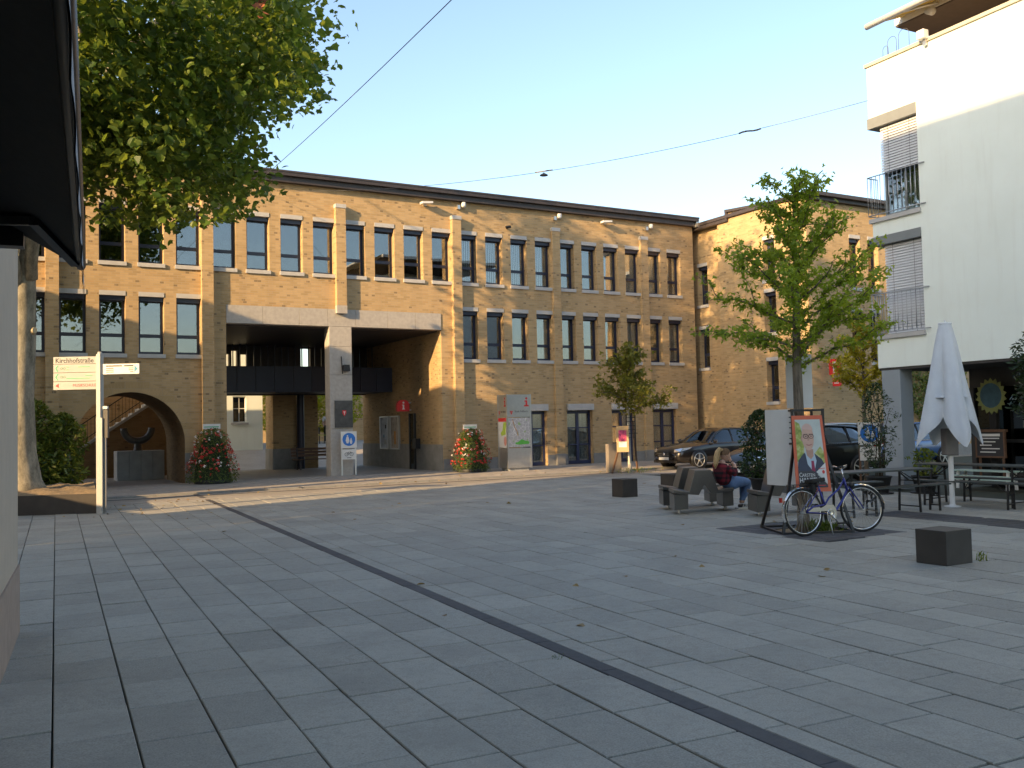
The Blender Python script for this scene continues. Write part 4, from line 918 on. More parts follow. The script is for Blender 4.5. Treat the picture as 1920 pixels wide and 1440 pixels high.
# ------------------------------------------------------------------ folded sheet benches
prof = [(-.16, .46), (.20, .405), (.345, .79), (.72, .79), (.89, .405), (1.27, .43), (1.27, .365), (.72, .345), (.56, .52), (.42, .335), (-.16, .395)]
def sheet_bench(loc, rz, ln, label, both=True):
    t = thing('sheet_bench', label, 'bench', loc, rz, 'folded metal benches'); sh = Matrix(((1, .50, 0, 0), (0, .87, 0, 0), (0, 0, 1, 0), (0, 0, 0, 1)))
    pf = prof if both else [(-.16, .46), (.20, .405), (.345, .79), (.62, .79), (.62, .345), (.42, .335), (-.16, .395)]
    MB().prism(pf, 0, ln, 'y', M=sh).build('folded_shell', M['bench'], t, bevel=.008)
    for x in ((-.15, .17), (1.0, 1.26)) if both else ((-.15, .17), (.32, .60)):
        if x[0] == .32: continue
        l = MB().box(x[0], .03, .09, x[1], ln - .03, .37, M=sh).build('leg', M['bench'], t)
        MB().lathe([(.03, 0), (.03, .09)], 10, M=Matrix.Translation((sum(x) / 2 + .5 * ln * .5, ln * .43, 0))).build('foot', M['steel'], l)
    return t
sheet_bench((3.02, 17.05, 0), ROT, .62, 'nearer double metal bench with the seated woman')
sheet_bench((2.98, 18.05, 0), ROT, .62, 'double metal bench just behind the seated woman')
sheet_bench((4.33, 16.35, 0), ROT + R(3), .62, 'metal bench beside the poster frame on the right', True)

# ------------------------------------------------------------------ seated woman
def skin_mesh(name, pts, edges, mat, parent, sub=2, root=0):
    me = bpy.data.meshes.new(name); me.from_pydata([p[:3] for p in pts], edges, []); o = bpy.data.objects.new(name, me); C.objects.link(o); o.parent = parent
    me.materials.append(mat); m1 = o.modifiers.new('skin', 'SKIN'); m1.use_smooth_shade = True
    sv = me.skin_vertices[0].data
    for i, p in enumerate(pts):
        r_ = p[3]; sv[i].radius = (r_, r_) if not isinstance(r_, tuple) else r_
        sv[i].use_root = (i == root)
    m2 = o.modifiers.new('sub', 'SUBSURF'); m2.levels = sub; m2.render_levels = sub; return o
kk = N('plaid_shirt'); gg = kk.n('SeparateXYZ'); kk.l(kk.obj(), gg.inputs[0])
a1 = kk.math('GREATER_THAN', kk.math('FRACT', kk.math('MULTIPLY', gg.outputs[2], 11)), .5); a2 = kk.math('GREATER_THAN', kk.math('FRACT', kk.math('MULTIPLY', gg.outputs[0], 11)), .5)
plaid = kk.bsdf(kk.ramp(kk.math('MULTIPLY', kk.math('ADD', a1, a2), .5), [(0.0, (.20, .012, .025)), (0.5, (.085, .008, .016)), (1.0, (.016, .008, .012))]), .85)
jeans = plain('blue_denim', (.13, .22, .40), .85, var=.25, scale=9, bump=.2)
hairm = bark_mat('blond_hair', (.30, .19, .09), (.62, .45, .24), (30, 30, 4)); haird = bark_mat('dark_blond_roots', (.10, .06, .035), (.22, .14, .08), (30, 30, 4))
wo = thing('person', 'woman in dark red plaid shirt and jeans sitting on the bench, hand at chin', 'person', Vector((3.02, 17.05, 0)) + DF * 1.13 - NF * .16 + DF * .10, ROT)
# body (one continuous mesh): pelvis, spine, neck, head stub, arms, hands, legs
bp = [(0, 0, .52, .085), (-.08, 0, .68, .09), (-.11, 0, .80, .115), (-.08, 0, .90, .052), (-.055, 0, .955, .05),
      (-.09, -.13, .83, .055), (.05, -.20, .66, .042), (.14, -.10, .84, .034), (.10, -.045, .905, .028),
      (-.09, .13, .83, .055), (.04, .20, .63, .042), (.22, .12, .60, .034), (.28, .06, .59, .028),
      (.10, -.09, .51, .055), (.48, -.07, .51, .055), (.44, -.02, .28, .048), (.36, .03, .10, .035),
      (.10, .09, .51, .055), (.50, .09, .49, .055), (.46, .06, .26, .048), (.42, .02, .10, .035)]
be = [(0, 1), (1, 2), (2, 3), (3, 4), (2, 5), (5, 6), (6, 7), (7, 8), (2, 9), (9, 10), (10, 11), (11, 12), (0, 13), (13, 14), (14, 15), (15, 16), (0, 17), (17, 18), (18, 19), (19, 20)]
body = skin_mesh('body', bp, be, M['skin'], wo)
hd = MB(); nS, nR = 18, 14        # head with brow, nose, chin
vs = []
for i in range(nR + 1):
    th = pi * i / nR
    for j in range(nS):
        ph = 2 * pi * j / nS; x, y, z = sin(th) * cos(ph), sin(th) * sin(ph), cos(th)
        rx = .098 if x > 0 else .105; X, Y, Z = x * rx, y * .076, z * .122
        if z < 0: X *= 1 - .12 * z * z; Y *= 1 - .32 * z * z; X += .012 * (-z)
        fr = math.exp(-(ph if ph < pi else ph - 2 * pi) ** 2 / .045)
        X += fr * (.026 * math.exp(-((z + .20) / .16) ** 2) - .010 * math.exp(-((z - .04) / .09) ** 2) + .010 * math.exp(-((z + .55) / .08) ** 2) + .008 * math.exp(-((z + .85) / .12) ** 2))
        vs.append((X, Y, Z))
hd.add(vs, [(i * nS + j, i * nS + (j + 1) % nS, (i + 1) * nS + (j + 1) % nS, (i + 1) * nS + j) for i in range(nR) for j in range(nS)], smooth=True)
head = hd.build('head', M['skin'], wo, (.0, 0, 1.035), (0, R(10), R(-6)))
for s_ in (-1, 1):
    MB().lathe([(0, -.008), (.011, -.003), (.011, .003), (0, .008)], 10, M=Matrix.Translation((.086, s_ * .032, .012)) @ Matrix.Rotation(pi / 2, 4, 'Y')).build('eye', M['ink'], head)
    MB().lathe([(0, -.01), (.022, -.006), (.028, 0), (.02, .008), (0, .004)], 10, M=Matrix.Translation((-.012, s_ * .077, -.008)) @ Matrix.Rotation(s_ * pi / 2, 4, 'X')).build('ear', M['skin'], head)
MB().box(.094, -.022, -.066, .101, .022, -.058).build('lips', plain('lips', (.42, .15, .13)), head)
hr = MB(); vs = []
for i in range(9):
    th = R(4 + 92 * i / 8)
    for j in range(20):
        ph = 2 * pi * j / 20; x, y, z = sin(th) * cos(ph), sin(th) * sin(ph), cos(th)
        cut = 1.0
        if x > .15 and z < .55: z = .55 + (z - .55) * .1; 
        vs.append((x * .112 - .006, y * .086, z * .131 + .004))
hr.add(vs, [(i * 20 + j, i * 20 + (j + 1) % 20, (i + 1) * 20 + (j + 1) % 20, (i + 1) * 20 + j) for i in range(8) for j in range(20)], smooth=True)
hr.build('hair', haird, head)
MB().tube([(-.085, 0, .085), (-.145, 0, .09), (-.185, -.005, .03), (-.20, -.01, -.08), (-.205, -.012, -.20), (-.20, -.012, -.285)], [.03, .044, .052, .055, .045, .010], 12).build('ponytail', hairm, head)
# hands with fingers
def hand(base, d, side, name='hand'):
    d = Vector(d).normalized(); sd = Vector(side).normalized(); nrm = d.cross(sd); b = Vector(base); hp = []; he = []
    def addp(p, r_): hp.append((p.x, p.y, p.z, r_)); return len(hp) - 1
    w0 = addp(b, .022); pm = addp(b + d * .045, .026); he.append((w0, pm))
    for k_, (off, ln) in enumerate(((-.030, .058), (-.010, .070), (.010, .066), (.030, .052))):
        a = addp(b + d * .075 + sd * off, .010); c = addp(b + d * (.075 + ln * .5) + sd * off * 1.05 + nrm * .012, .0085); e = addp(b + d * (.075 + ln * .75) + sd * off + nrm * .032, .007); he += [(pm, a), (a, c), (c, e)]
    a = addp(b + d * .030 - sd * .036, .011); c = addp(b + d * .060 - sd * .050 + nrm * .012, .009); he += [(w0, a), (a, c)]
    return skin_mesh(name, hp, he, M['skin'], wo, 1)
hand((.095, -.045, .905), (-.15, .25, 1), (1, .2, 0)); hand((.28, .06, .59), (1, -.5, -.15), (.3, .9, 0))
shirt = [(-.01, 0, .47, (.165, .17)), (-.07, 0, .64, (.155, .155)), (-.11, 0, .80, (.135, .15)), (-.085, 0, .865, (.07, .085)), (-.095, -.14, .83, .075), (.05, -.205, .66, .062), (.12, -.12, .80, .048), (-.095, .14, .83, .075), (.04, .205, .63, .062), (.20, .13, .605, .048)]
skin_mesh('shirt', shirt, [(0, 1), (1, 2), (2, 3), (2, 4), (4, 5), (5, 6), (2, 7), (7, 8), (8, 9)], plaid, body)
jn = [(-.05, 0, .50, (.16, .16)), (.06, 0, .515, (.15, .20)), (.20, -.09, .525, .115), (.49, -.07, .515, .086), (.445, -.02, .28, .066), (.37, .03, .14, .046), (.20, .09, .525, .115), (.51, .09, .495, .086), (.465, .06, .26, .066), (.425, .02, .14, .046)]
skin_mesh('jeans', jn, [(0, 1), (1, 2), (2, 3), (3, 4), (4, 5), (1, 6), (6, 7), (7, 8), (8, 9)], jeans, body)
for bx, by in ((.36, .03), (.42, .02)):
    sh_ = skin_mesh('shoe', [(bx - .05, by, .055, (.042, .045)), (bx + .06, by - .01, .05, (.045, .04)), (bx + .16, by - .02, .038, (.045, .030)), (bx + .20, by - .02, .034, (.03, .022))], [(0, 1), (1, 2), (2, 3)], M['ink'], wo, 2)
    MB().prism([(bx - .10, by - .045), (bx + .2, by - .065), (bx + .24, by - .02), (bx + .2, by + .03), (bx - .10, by + .045)], .002, .028, 'z').build('sole', M['white_board'], sh_)
    for k_ in range(3): MB().bar((bx + .02 + k_ * .035, by - .052, .03), (bx + .05 + k_ * .035, by - .040, .085), .014).build('stripe', M['white_board'], sh_)

# ------------------------------------------------------------------ tree guard with boards and the election poster
tg = thing('tree_guard', 'black flared steel tree guard around the young ginkgo trunk', 'tree guard', (4.42, 14.32, 0), R(4))
for sx in (-1, 1):
    for sy in (-1, 1):
        MB().bar((sx * .235, sy * .22, 1.84), (sx * .235, sy * .22, 1.25), .035).bar((sx * .235, sy * .22, 1.25), (sx * .53, sy * .48, .0), .038).build('leg', M['black'], tg)
b = MB()
for z, h in ((1.82, .22), (1.32, .22)):
    for s_ in (-1, 1): b.bar((-.235, s_ * h, z), (.235, s_ * h, z), .03); b.bar((s_ * .235, -h, z), (s_ * .235, h, z), .03)
b.build('ring', M['black'], tg)
for z in (1.40, 1.48, 1.56, 1.64, 1.72):
    for s_ in (-1, 1): MB().bar((s_ * .235, -.22, z), (s_ * .235, .22, z), .014).build('rung', M['black'], tg); MB().bar((-.235, s_ * .22, z), (.235, s_ * .22, z), .014).build('rung', M['black'], tg)
b = MB()
for s_ in (-1, 1): b.bar((-.53, s_ * .48, .02), (.53, s_ * .48, .02), .03); b.bar((s_ * .53, -.48, .02), (s_ * .53, .48, .02), .03)
b.bar((-.235, -.22, 1.82), (.235, .22, 1.82), .02); b.bar((-.235, .22, 1.82), (.235, -.22, 1.82), .02); b.build('base_frame', M['black'], tg)
# blank boards
def bent_board(name, label, loc, rz, w, h, bend, lean=0):
    b = MB(); n = 10
    for sgn in (0, 1):
        for i in range(n):
            f = lambda k_: (w * (k_ / n - .5), bend * (1 - (2 * k_ / n - 1) ** 2) + sgn * .008); (x0, y0), (x1, y1) = f(i), f(i + 1)
            b.add([(x0, y0 + lean * 0, 0), (x1, y1, 0), (x1, y1 + lean, h), (x0, y0 + lean, h)], [(0, 1, 2, 3)])
    t_ = tag(b.build(name, M['white_board'], None, loc, (0, 0, rz)), label, 'board'); return t_
bent_board('blank_board', 'large pale blank board leaning on the left side of the tree guard', (4.10, 14.42, .68), R(-62), .62, 1.16, -.05)
bent_board('blank_board', 'upper pale board tied behind the ginkgo trunk above the tree guard', (4.50, 14.66, 1.86), R(-6), .40, .84, -.05)
po = thing('election_poster', 'orange framed election poster of a bald man with glasses on the tree guard', 'poster', (4.40, 13.80, .62), R(3))
def trap(x, z): return (x * (1 - .12 * z / 1.12), .20 * z / 1.12, z)       # leans back on the guard, narrower on top
def pq(poly, off, name, mat, par=None):
    o = MB(); o.add([(p[0], p[1] - off, p[2]) for p in (trap(*q) for q in poly)], [list(range(len(poly)))]); return o.build(name, mat, par or po)
bk = MB(); A = [trap(*q) for q in ((-.262, 0), (.262, 0), (.262, 1.12), (-.262, 1.12))]
bk.add(A + [(x, y + .012, z) for x, y, z in A], [(0, 1, 2, 3), (7, 6, 5, 4), (0, 4, 5, 1), (1, 5, 6, 2), (2, 6, 7, 3), (3, 7, 4, 0)]).build('board', plain('poster_orange', (.62, .12, .045), .5, var=.04), po)
pm_ = lambda n_, c_: plain('print_' + n_, c_, .55, var=.10, scale=9, bump=0)
pq([(-.215, .06), (.215, .06), (.215, 1.06), (-.215, 1.06)], .002, 'photo', pm_('sky', (.52, .56, .52)))
def ell(cx_, cz_, rx_, rz_, n=20, a0=0, a1=2 * pi): return [(cx_ + rx_ * cos(a), cz_ + rz_ * sin(a)) for a in np.linspace(a0, a1, n + 1)[:-1]]
kk = N('print_foliage'); n1 = kk.noise(14, 4, kk.obj()); fol = kk.bsdf(kk.ramp(n1, [(0.3, (.16, .24, .04)), (0.5, (.36, .40, .08)), (0.7, (.60, .60, .30))]), .55)
pq([(-.215, .44), (-.10, .44), (-.09, .80), (-.14, 1.0), (-.215, 1.04)], .003, 'foliage', fol); pq([(.06, .44), (.215, .40), (.215, .58), (.17, .66), (.06, .55)], .003, 'foliage', fol)
pq([(-.215, .36), (-.20, .46), (-.10, .57), (-.02, .50), (.06, .56), (.17, .47), (.215, .38), (.215, .25), (-.215, .25)], .004, 'jacket', pm_('navy_suit', (.035, .045, .08)))
pq([(-.085, .58), (.055, .58), (.085, .45), (.03, .27), (-.06, .40)], .005, 'collar', pm_('pale_shirt', (.42, .52, .60)))
pq([(.0, .45), (.04, .45), (.05, .30), (.02, .26), (-.005, .32)], .006, 'tie', pm_('wine_tie', (.28, .02, .07)))
pq([(-.07, .62), (.05, .62), (.045, .52), (-.0, .47), (-.06, .53)], .006, 'neck', pm_('skin_shade', (.46, .27, .20)))
pq(ell(-.02, .80, .098, .20), .007, 'face', pm_('face', (.60, .38, .29)))
pq(ell(-.118, .78, .016, .04), .0065, 'ear', pm_('ear', (.50, .28, .21)))
pq(ell(-.02, .90, .092, .10, 16, 0, pi), .008, 'crown', pm_('pate', (.64, .43, .36)))
for sx in (-.052, .035):
    fr_ = MB(); e = ell(sx, .81, .040, .030, 14); fr_.tube([(trap(*q)[0], trap(*q)[1] - .011, q[1]) for q in e + e[:1]], .0035, 5); fr_.build('glasses', M['ink'], po)
    pq(ell(sx, .812, .012, .007, 10), .0095, 'eye', M['ink'])
pq([(-.09, .845), (-.02, .848), (-.02, .838), (-.09, .832)], .009, 'brow', pm_('brow', (.22, .13, .09))); pq([(0, .848), (.07, .845), (.07, .835), (0, .838)], .009, 'brow', pm_('brow2', (.22, .13, .09)))
pq([(-.02, .81), (.005, .75), (-.03, .745)], .009, 'nose', pm_('nose', (.50, .29, .22))); pq([(-.06, .695), (-.01, .685), (.04, .70), (.035, .685), (-.01, .668), (-.05, .68)], .009, 'mouth', pm_('mouth', (.42, .16, .14)))
pq([(-.215, .06), (.215, .06), (.215, .10), (.02, .305), (-.215, .305)], .009, 'panel', pm_('anthracite', (.045, .045, .05)))
pq([(.215, .42), (.215, .12), (.06, .285)], .010, 'wedge', M['white_board']); pq(ell(.17, .285, .022, .028, 8), .012, 'mark', M['red']); pq([(.10, .325), (.20, .335), (.20, .343), (.10, .333)], .012, 'small_print', M['red'])
TM = lambda x, z: Matrix.Translation((x, .20 * z / 1.12 - .0125, z)) @ Matrix.Rotation(pi / 2 - math.atan(.2 / 1.12), 4, 'X')
for s, x, z, sz in (('C', -.205, .245, .088), ('ARSTEN', -.160, .240, .068), ('HANSEN', -.205, .165, .098)): text('lettering', s, sz, M['white_board'], po, TM(x, z), xscale=.80, bold=.0022 if s == 'HANSEN' else 0)
pq([(-.05, .085), (.18, .085), (.18, .095), (-.05, .095)], .010, 'small_print', M['red'])

# ------------------------------------------------------------------ bicycle
bd = Vector((.93, .36, 0)).normalized()
bk = thing('bicycle', 'blue city bicycle with chrome mudguards leaning before the poster', 'bicycle', (4.17, 13.55, 0), math.atan2(bd.y, bd.x)); bk.rotation_euler = (R(-5), 0, math.atan2(bd.y, bd.x))
RW, WB = .345, 1.06; blue = car_paint('blue_frame_paint', (.022, .028, .20), .5); creamp = plain('cream_guard', (.52, .47, .36), .45)
def wheel(parent, loc, rz=0, tilt=0):
    n = 40; c = lambda r_: [(r_ * cos(a), 0, r_ * sin(a)) for a in np.linspace(0, 2 * pi, n + 1)]
    w = MB(); w.tube(c(RW - .020), .020, 8, cap=False); o = w.build('wheel', M['rubber'], parent, loc, (tilt, 0, rz))
    MB().tube(c(RW - .040), .008, 6, cap=False).build('rim', M['chrome'], o)
    sp = MB()
    for i in range(28):
        a = 2 * pi * i / 28; s_ = (-1) ** i; sp.tube([(.02 * cos(a + s_ * .9), s_ * .025, .02 * sin(a + s_ * .9)), ((RW - .045) * cos(a), 0, (RW - .045) * sin(a))], .0012, 4, cap=False)
    tag(sp.build('spokes', M['chrome'], o), kind='stuff'); MB().tube([(0, -.05, 0), (0, .05, 0)], .02, 10).build('hub', M['steel'], o); return o
wheel(bk, (0, 0, RW))
steer = R(-13)
SA, ST = Vector((WB - .19, 0, .56)), Vector((WB - .27, 0, .86))          # steering axis bottom / top
wheel(bk, (WB, 0, RW), steer, R(3))
f = MB(); BB = Vector((.44, 0, .30)); SE = Vector((.30, 0, .72)); HT, HB = Vector((WB - .285, 0, .80)), Vector((WB - .235, 0, .62)); RH = Vector((0, 0, RW))
f.tube([BB, SE], .016, 10); f.tube([HB + Vector((-.005, 0, .02)), HB + Vector((-.10, 0, -.13)), BB + Vector((.16, 0, .06)), BB], .018, 10)
f.tube([HT + Vector((0, 0, -.03)), HT + Vector((-.12, 0, -.16)), HT + Vector((-.30, 0, -.27)), BB.lerp(SE, .32), RH + Vector((.14, -.05, .07)), RH + Vector((0, -.06, 0))], .014, 10)
f.tube([HB, HT], .021, 10)
for s_ in (-.055, .055): f.tube([BB + Vector((0, s_ * .5, 0)), RH + Vector((0, s_, 0))], .010, 8); f.tube([SE + Vector((-.0, s_ * .4, -.05)), RH + Vector((0, s_, 0))], .008, 8)
f.build('frame', blue, bk)
fk = MB(); Ms_ = Matrix.Translation((WB, 0, 0)) @ Matrix.Rotation(steer, 4, 'Z') @ Matrix.Translation((-WB, 0, 0))
for s_ in (-.055, .055): fk.tube([Ms_ @ Vector((WB - .20, s_ * .8, .68)), Ms_ @ Vector((WB - .13, s_, .56)), Ms_ @ Vector((WB - .04, s_, .42)), Ms_ @ Vector((WB, s_, RW))], .011, 8)
fk.build('fork', blue, bk)
def fender(cx_, a0, a1, name, rz=0):
    b = MB(); n = 26
    for i in range(n):
        for j in range(6):
            A0, A1 = a0 + (a1 - a0) * i / n, a0 + (a1 - a0) * (i + 1) / n; P_ = lambda a, k_: (cx_ + (RW + .022 - .018 * (k_ / 3 - 1) ** 2) * cos(a), (k_ / 3 - 1) * .030, RW + (RW + .022 - .018 * (k_ / 3 - 1) ** 2) * sin(a))
            q = [P_(A0, j), P_(A1, j), P_(A1, j + 1), P_(A0, j + 1)]
            if rz: q = [Ms_ @ Vector(p) for p in q]
            b.add(q, [(0, 1, 2, 3)], smooth=True)
    return b.build(name, M['chrome'], bk)
fender(0, R(35), R(200), 'rear_mudguard'); fender(WB, R(-5), R(125), 'front_mudguard', 1)
hb = MB(); Hc = Vector((WB - .30, 0, .92)); hb.tube([HT, Hc + Vector((.0, 0, .02))], .012, 8); hb.tube([Ms_ @ (Hc + Vector((x, y, z))) for x, y, z in ((-.18, -.28, .03), (-.08, -.27, .05), (.02, -.20, .07), (.04, -.08, .04), (.03, 0, .02), (.04, .08, .04), (.02, .20, .07), (-.08, .27, .05), (-.18, .28, .03))], .011, 8); hb.build('handlebar', M['chrome'], bk)
for s_ in (-1, 1): MB().tube([Ms_ @ (Hc + Vector((-.19, s_ * .282, .028))), Ms_ @ (Hc + Vector((-.07, s_ * .268, .052)))], .017, 8).build('grip', M['rubber'], bk); MB().tube([Ms_ @ (Hc + Vector((.0, s_ * .24, .05))), Ms_ @ (Hc + Vector((-.10, s_ * .30, .0)))], .006, 6).build('brake_lever', M['black'], bk)
sd = MB(); sd.prism([(-.13, -.09), (-.06, -.10), (.05, -.04), (.16, -.02), (.17, 0), (.16, .02), (.05, .04), (-.06, .10), (-.13, .09), (-.15, 0)], .0, .055, 'z', smooth=True); o = sd.build('saddle', M['rubber'], bk, (.27, 0, .765), (0, R(-4), 0), bevel=.02)
MB().tube([SE - Vector((0, 0, .04)), (.275, 0, .78)], .013, 8).build('seat_post', M['chrome'], bk); MB().tube([(.24, -.05, .765), (.24, -.05, .70)], .022, 8).tube([(.24, .05, .765), (.24, .05, .70)], .022, 8).build('saddle_springs', M['black'], bk)
MB().prism([(-.02, .385), (.05, .41), (.30, .395), (.38, .43), (.50, .43), (.545, .37), (.55, .29), (.52, .22), (.46, .205), (.44, .24), (.47, .30), (.43, .345), (.10, .345), (-.02, .33)], -.055, -.040, 'y').build('chain_guard', creamp, bk)
cr_ = MB(); cr_.tube([(BB.x, -.075, BB.z), (BB.x + .10, -.08, BB.z - .14)], .010, 8); cr_.tube([(BB.x, .06, BB.z), (BB.x - .10, .07, BB.z + .14)], .010, 8); cr_.tube([(BB.x, -.08, BB.z), (BB.x, .07, BB.z)], .02, 8)
cr_.tube([(BB.x + .065 * cos(a), -.062, BB.z + .065 * sin(a)) for a in np.linspace(0, 2 * pi, 21)], .006, 6, cap=False); cr_.build('crank', M['chrome'], bk)
for p in ((BB.x + .10, -.15, BB.z - .14), (BB.x - .10, .13, BB.z + .14)): MB().box(-.045, -.045, -.012, .045, .045, .012).build('pedal', M['rubber'], bk, p)
cb = MB(); 
for s_ in (-.06, 0, .06): cb.tube([(.16, s_, .735), (-.20, s_, .745)], .006, 6)
for s_ in (-.07, .07): cb.tube([(-.08, s_, .74), (0, s_, RW)], .006, 6)
cb.tube([(-.20, -.07, .745), (-.20, .07, .745)], .006, 6); cb.build('carrier', M['black'], bk)
MB().box(-.38, -.03, .50, -.36, .03, .57).build('rear_lamp', M['tail'], bk); MB().lathe([(0, 0), (.04, .02), (.045, .07), (0, .075)], 12, M=Matrix.Translation((WB - .20, 0, .70)) @ Matrix.Rotation(R(90), 4, 'Y')).build('head_lamp', M['black'], bk)
MB().tube([(.40, -.06, .28), (.36, -.16, .01)], .009, 6).build('kickstand', M['steel'], bk)
MB().box(.16, -.05, .62, .24, .05, .76).build('bag', M['rubber'], bk, bevel=.015)

# ------------------------------------------------------------------ beer tables and benches
def beer(kind, loc, rz, label):
    ln, w, h = (2.2, .55, .77) if kind == 'table' else (2.2, .25, .48)
    t = thing('beer_' + kind, label, kind, loc, rz, 'folding beer garden sets')
    MB().box(0, -w / 2, h - .03, ln, w / 2, h).build('top', M['table'], t, bevel=.006)
    for x in (.30, ln - .30):
        b = MB()
        for s_ in (-1, 1): b.bar((x, s_ * w * .42, 0), (x, s_ * w * .36, h - .03), .03)
        b.bar((x, -w * .42, .10), (x, w * .42, .10), .02); b.bar((x, -w * .40, h - .22), (x, w * .40, h - .22), .02); k_ = x + (.28 if x < 1 else -.28)
        b.bar((x, 0, h - .22), (k_, 0, h - .03), .02); b.bar((x, -w * .38, h - .25), (x, w * .38, h - .05), .012); b.build('leg', M['black'], t)
    return t
beer('table', (5.35, 15.95, 0), ROT - R(3), 'beer table behind the blue bicycle, end towards the grey column')
beer('bench', (5.85, 16.55 - .55, 0), ROT - R(2), 'beer bench on the near side of the table behind the bicycle')
beer('bench', (4.95, 16.95, 0), ROT - R(4), 'beer bench on the far side of the table behind the bicycle')
beer('table', (8.10, 18.55, 0), WR + R(4), 'beer table beside the closed parasol, running to the right edge')
beer('bench', (7.72, 18.20, 0), WR + R(6), 'beer bench left of the table beside the closed parasol')
beer('bench', (8.75, 18.75, 0), WR + R(4), 'beer bench right of the table beside the closed parasol')
t = thing('mint_bench', 'pale mint painted bench by the shop front at right', 'bench', wp(1.2, 1.25, 0), WR)
for i in range(3): MB().box(0, -.32 + i * .13, .40, 1.5, -.21 + i * .13, .43).build('slat', plain('mint_seat_%d' % i, (.42, .55, .48), .5), t)
MB().box(0, -.30, .20, 1.5, -.27, .31).build('front_board', plain('mint_board', (.42, .55, .48), .5), t)
for x in (.1, 1.35): MB().bar((x, -.29, 0), (x, -.25, .40), .05).bar((x, .02, 0), (x, .0, .40), .05).build('leg', M['white_board'], t)

# ------------------------------------------------------------------ closed parasol
um = thing('closed_parasol', 'closed grey lilac parasol on a white pole at right', 'parasol', (8.12, 17.45, 0))
MB().lathe([(.15, 0), (.15, .015), (.06, .03), (.047, .06), (.047, 1.35)], 16).build('pole', M['white_board'], um)
MB().box(-.12, -.10, .95, .12, .12, 1.45).build('hub_sleeve', plain('taupe_sleeve', (.15, .14, .13), .6), um, bevel=.02)
b = MB(); nA, nH = 96, 22; vs = []
for i in range(nH + 1):
    k_ = i / nH
    for j in range(nA):
        a = 2 * pi * j / nA; lob = abs(((a + .35) * 4 / pi) % 2 - 1) ; fine = .5 + .5 * cos(8 * a + .6)
        zb = 1.10 + .56 * (1 - lob) + .05 * fine * (1 - lob); z = 3.40 + (zb - 3.40) * k_
        h = (3.40 - z) / 2.28
        r_ = .105 + (.60) * h ** .95; r_ *= 1 - (.42 * (1 - lob) + .10 * (1 - fine)) * min(1, h * 2.2)
        if k_ > .985: r_ *= .97
        vs.append((r_ * cos(a), r_ * sin(a), z))
b.add(vs, [(i * nA + j, (i + 1) * nA + j, (i + 1) * nA + (j + 1) % nA, i * nA + (j + 1) % nA) for i in range(nH) for j in range(nA)], smooth=True)
b.build('canvas', M['canvas'], um, rot=(0, 0, R(20))); MB().lathe([(.115, 3.385), (.12, 3.41), (.10, 3.425), (0, 3.43)], 20).build('cap', M['canvas'], um)
b = MB().tube([(.02, -.02, 3.40), (-.02, -.02, 3.47)], .012, 6).build('finial', M['canvas'], um)
for a in (.4, 2.0, 3.6, 5.2): MB().box(.22, -.13, 2.02, .34, .13, 2.035).build('flap', M['canvas'], um, rot=(0, 0, a))

# ------------------------------------------------------------------ restaurant boards
t = thing('starburst_board', 'yellow green starburst board on a dark post by the shop front', 'sign', wp(1.57, 1.95, 0), WR - R(0))
Mx = Matrix.Rotation(R(35), 4, 'Z')
MB().box(-.09, -.02, 0, .09, .10, 2.0).build('post', M['black'], t)
st_ = [((.40 if i % 2 else .33) * cos(a), 2.12 + (.43 if i % 2 else .35) * sin(a)) for i, a in enumerate(np.linspace(0, 2 * pi, 37)[:-1])]
MB().prism(st_, -.05, -.03, 'y').build('burst', plain('burst_lime', (.24, .27, .09), .6), t); MB().prism([(p[0] * .84, 2.12 + (p[1] - 2.10) * .84) for p in st_[::2]], -.055, -.051, 'y').build('inner_disc', plain('burst_blue', (.05, .12, .17), .6, var=.4, scale=5), t)
t = thing('chalk_menu', 'black chalk menu board in a wooden frame by the shop front', 'menu board', wp(1.62, 1.75, .72), WR)
MB().box(-.34, -.02, .0, .34, .02, .56).build('board', M['ink'], t); f = MB(); f.box(-.38, -.03, -.04, -.34, .03, .60); f.box(.34, -.03, -.04, .38, .03, .60); f.box(-.34, -.03, -.04, .34, .03, .0); f.box(-.42, -.05, .56, .42, .05, .62); f.build('frame', M['wood'], t)
for i in range(5): MB().box(-.26 + (i % 2) * .04, -.024, .40 - i * .08, .24 - (i % 3) * .1, -.021, .425 - i * .08).build('chalk_line', M['white_board'], t)
MB().box(-.28, -.024, .46, .26, -.021, .52).build('chalk_line', M['white_board'], t)
for x in (-.3, .3): MB().box(x - .02, 0, -.62, x + .02, .04, 0).build('leg', M['wood'], t)

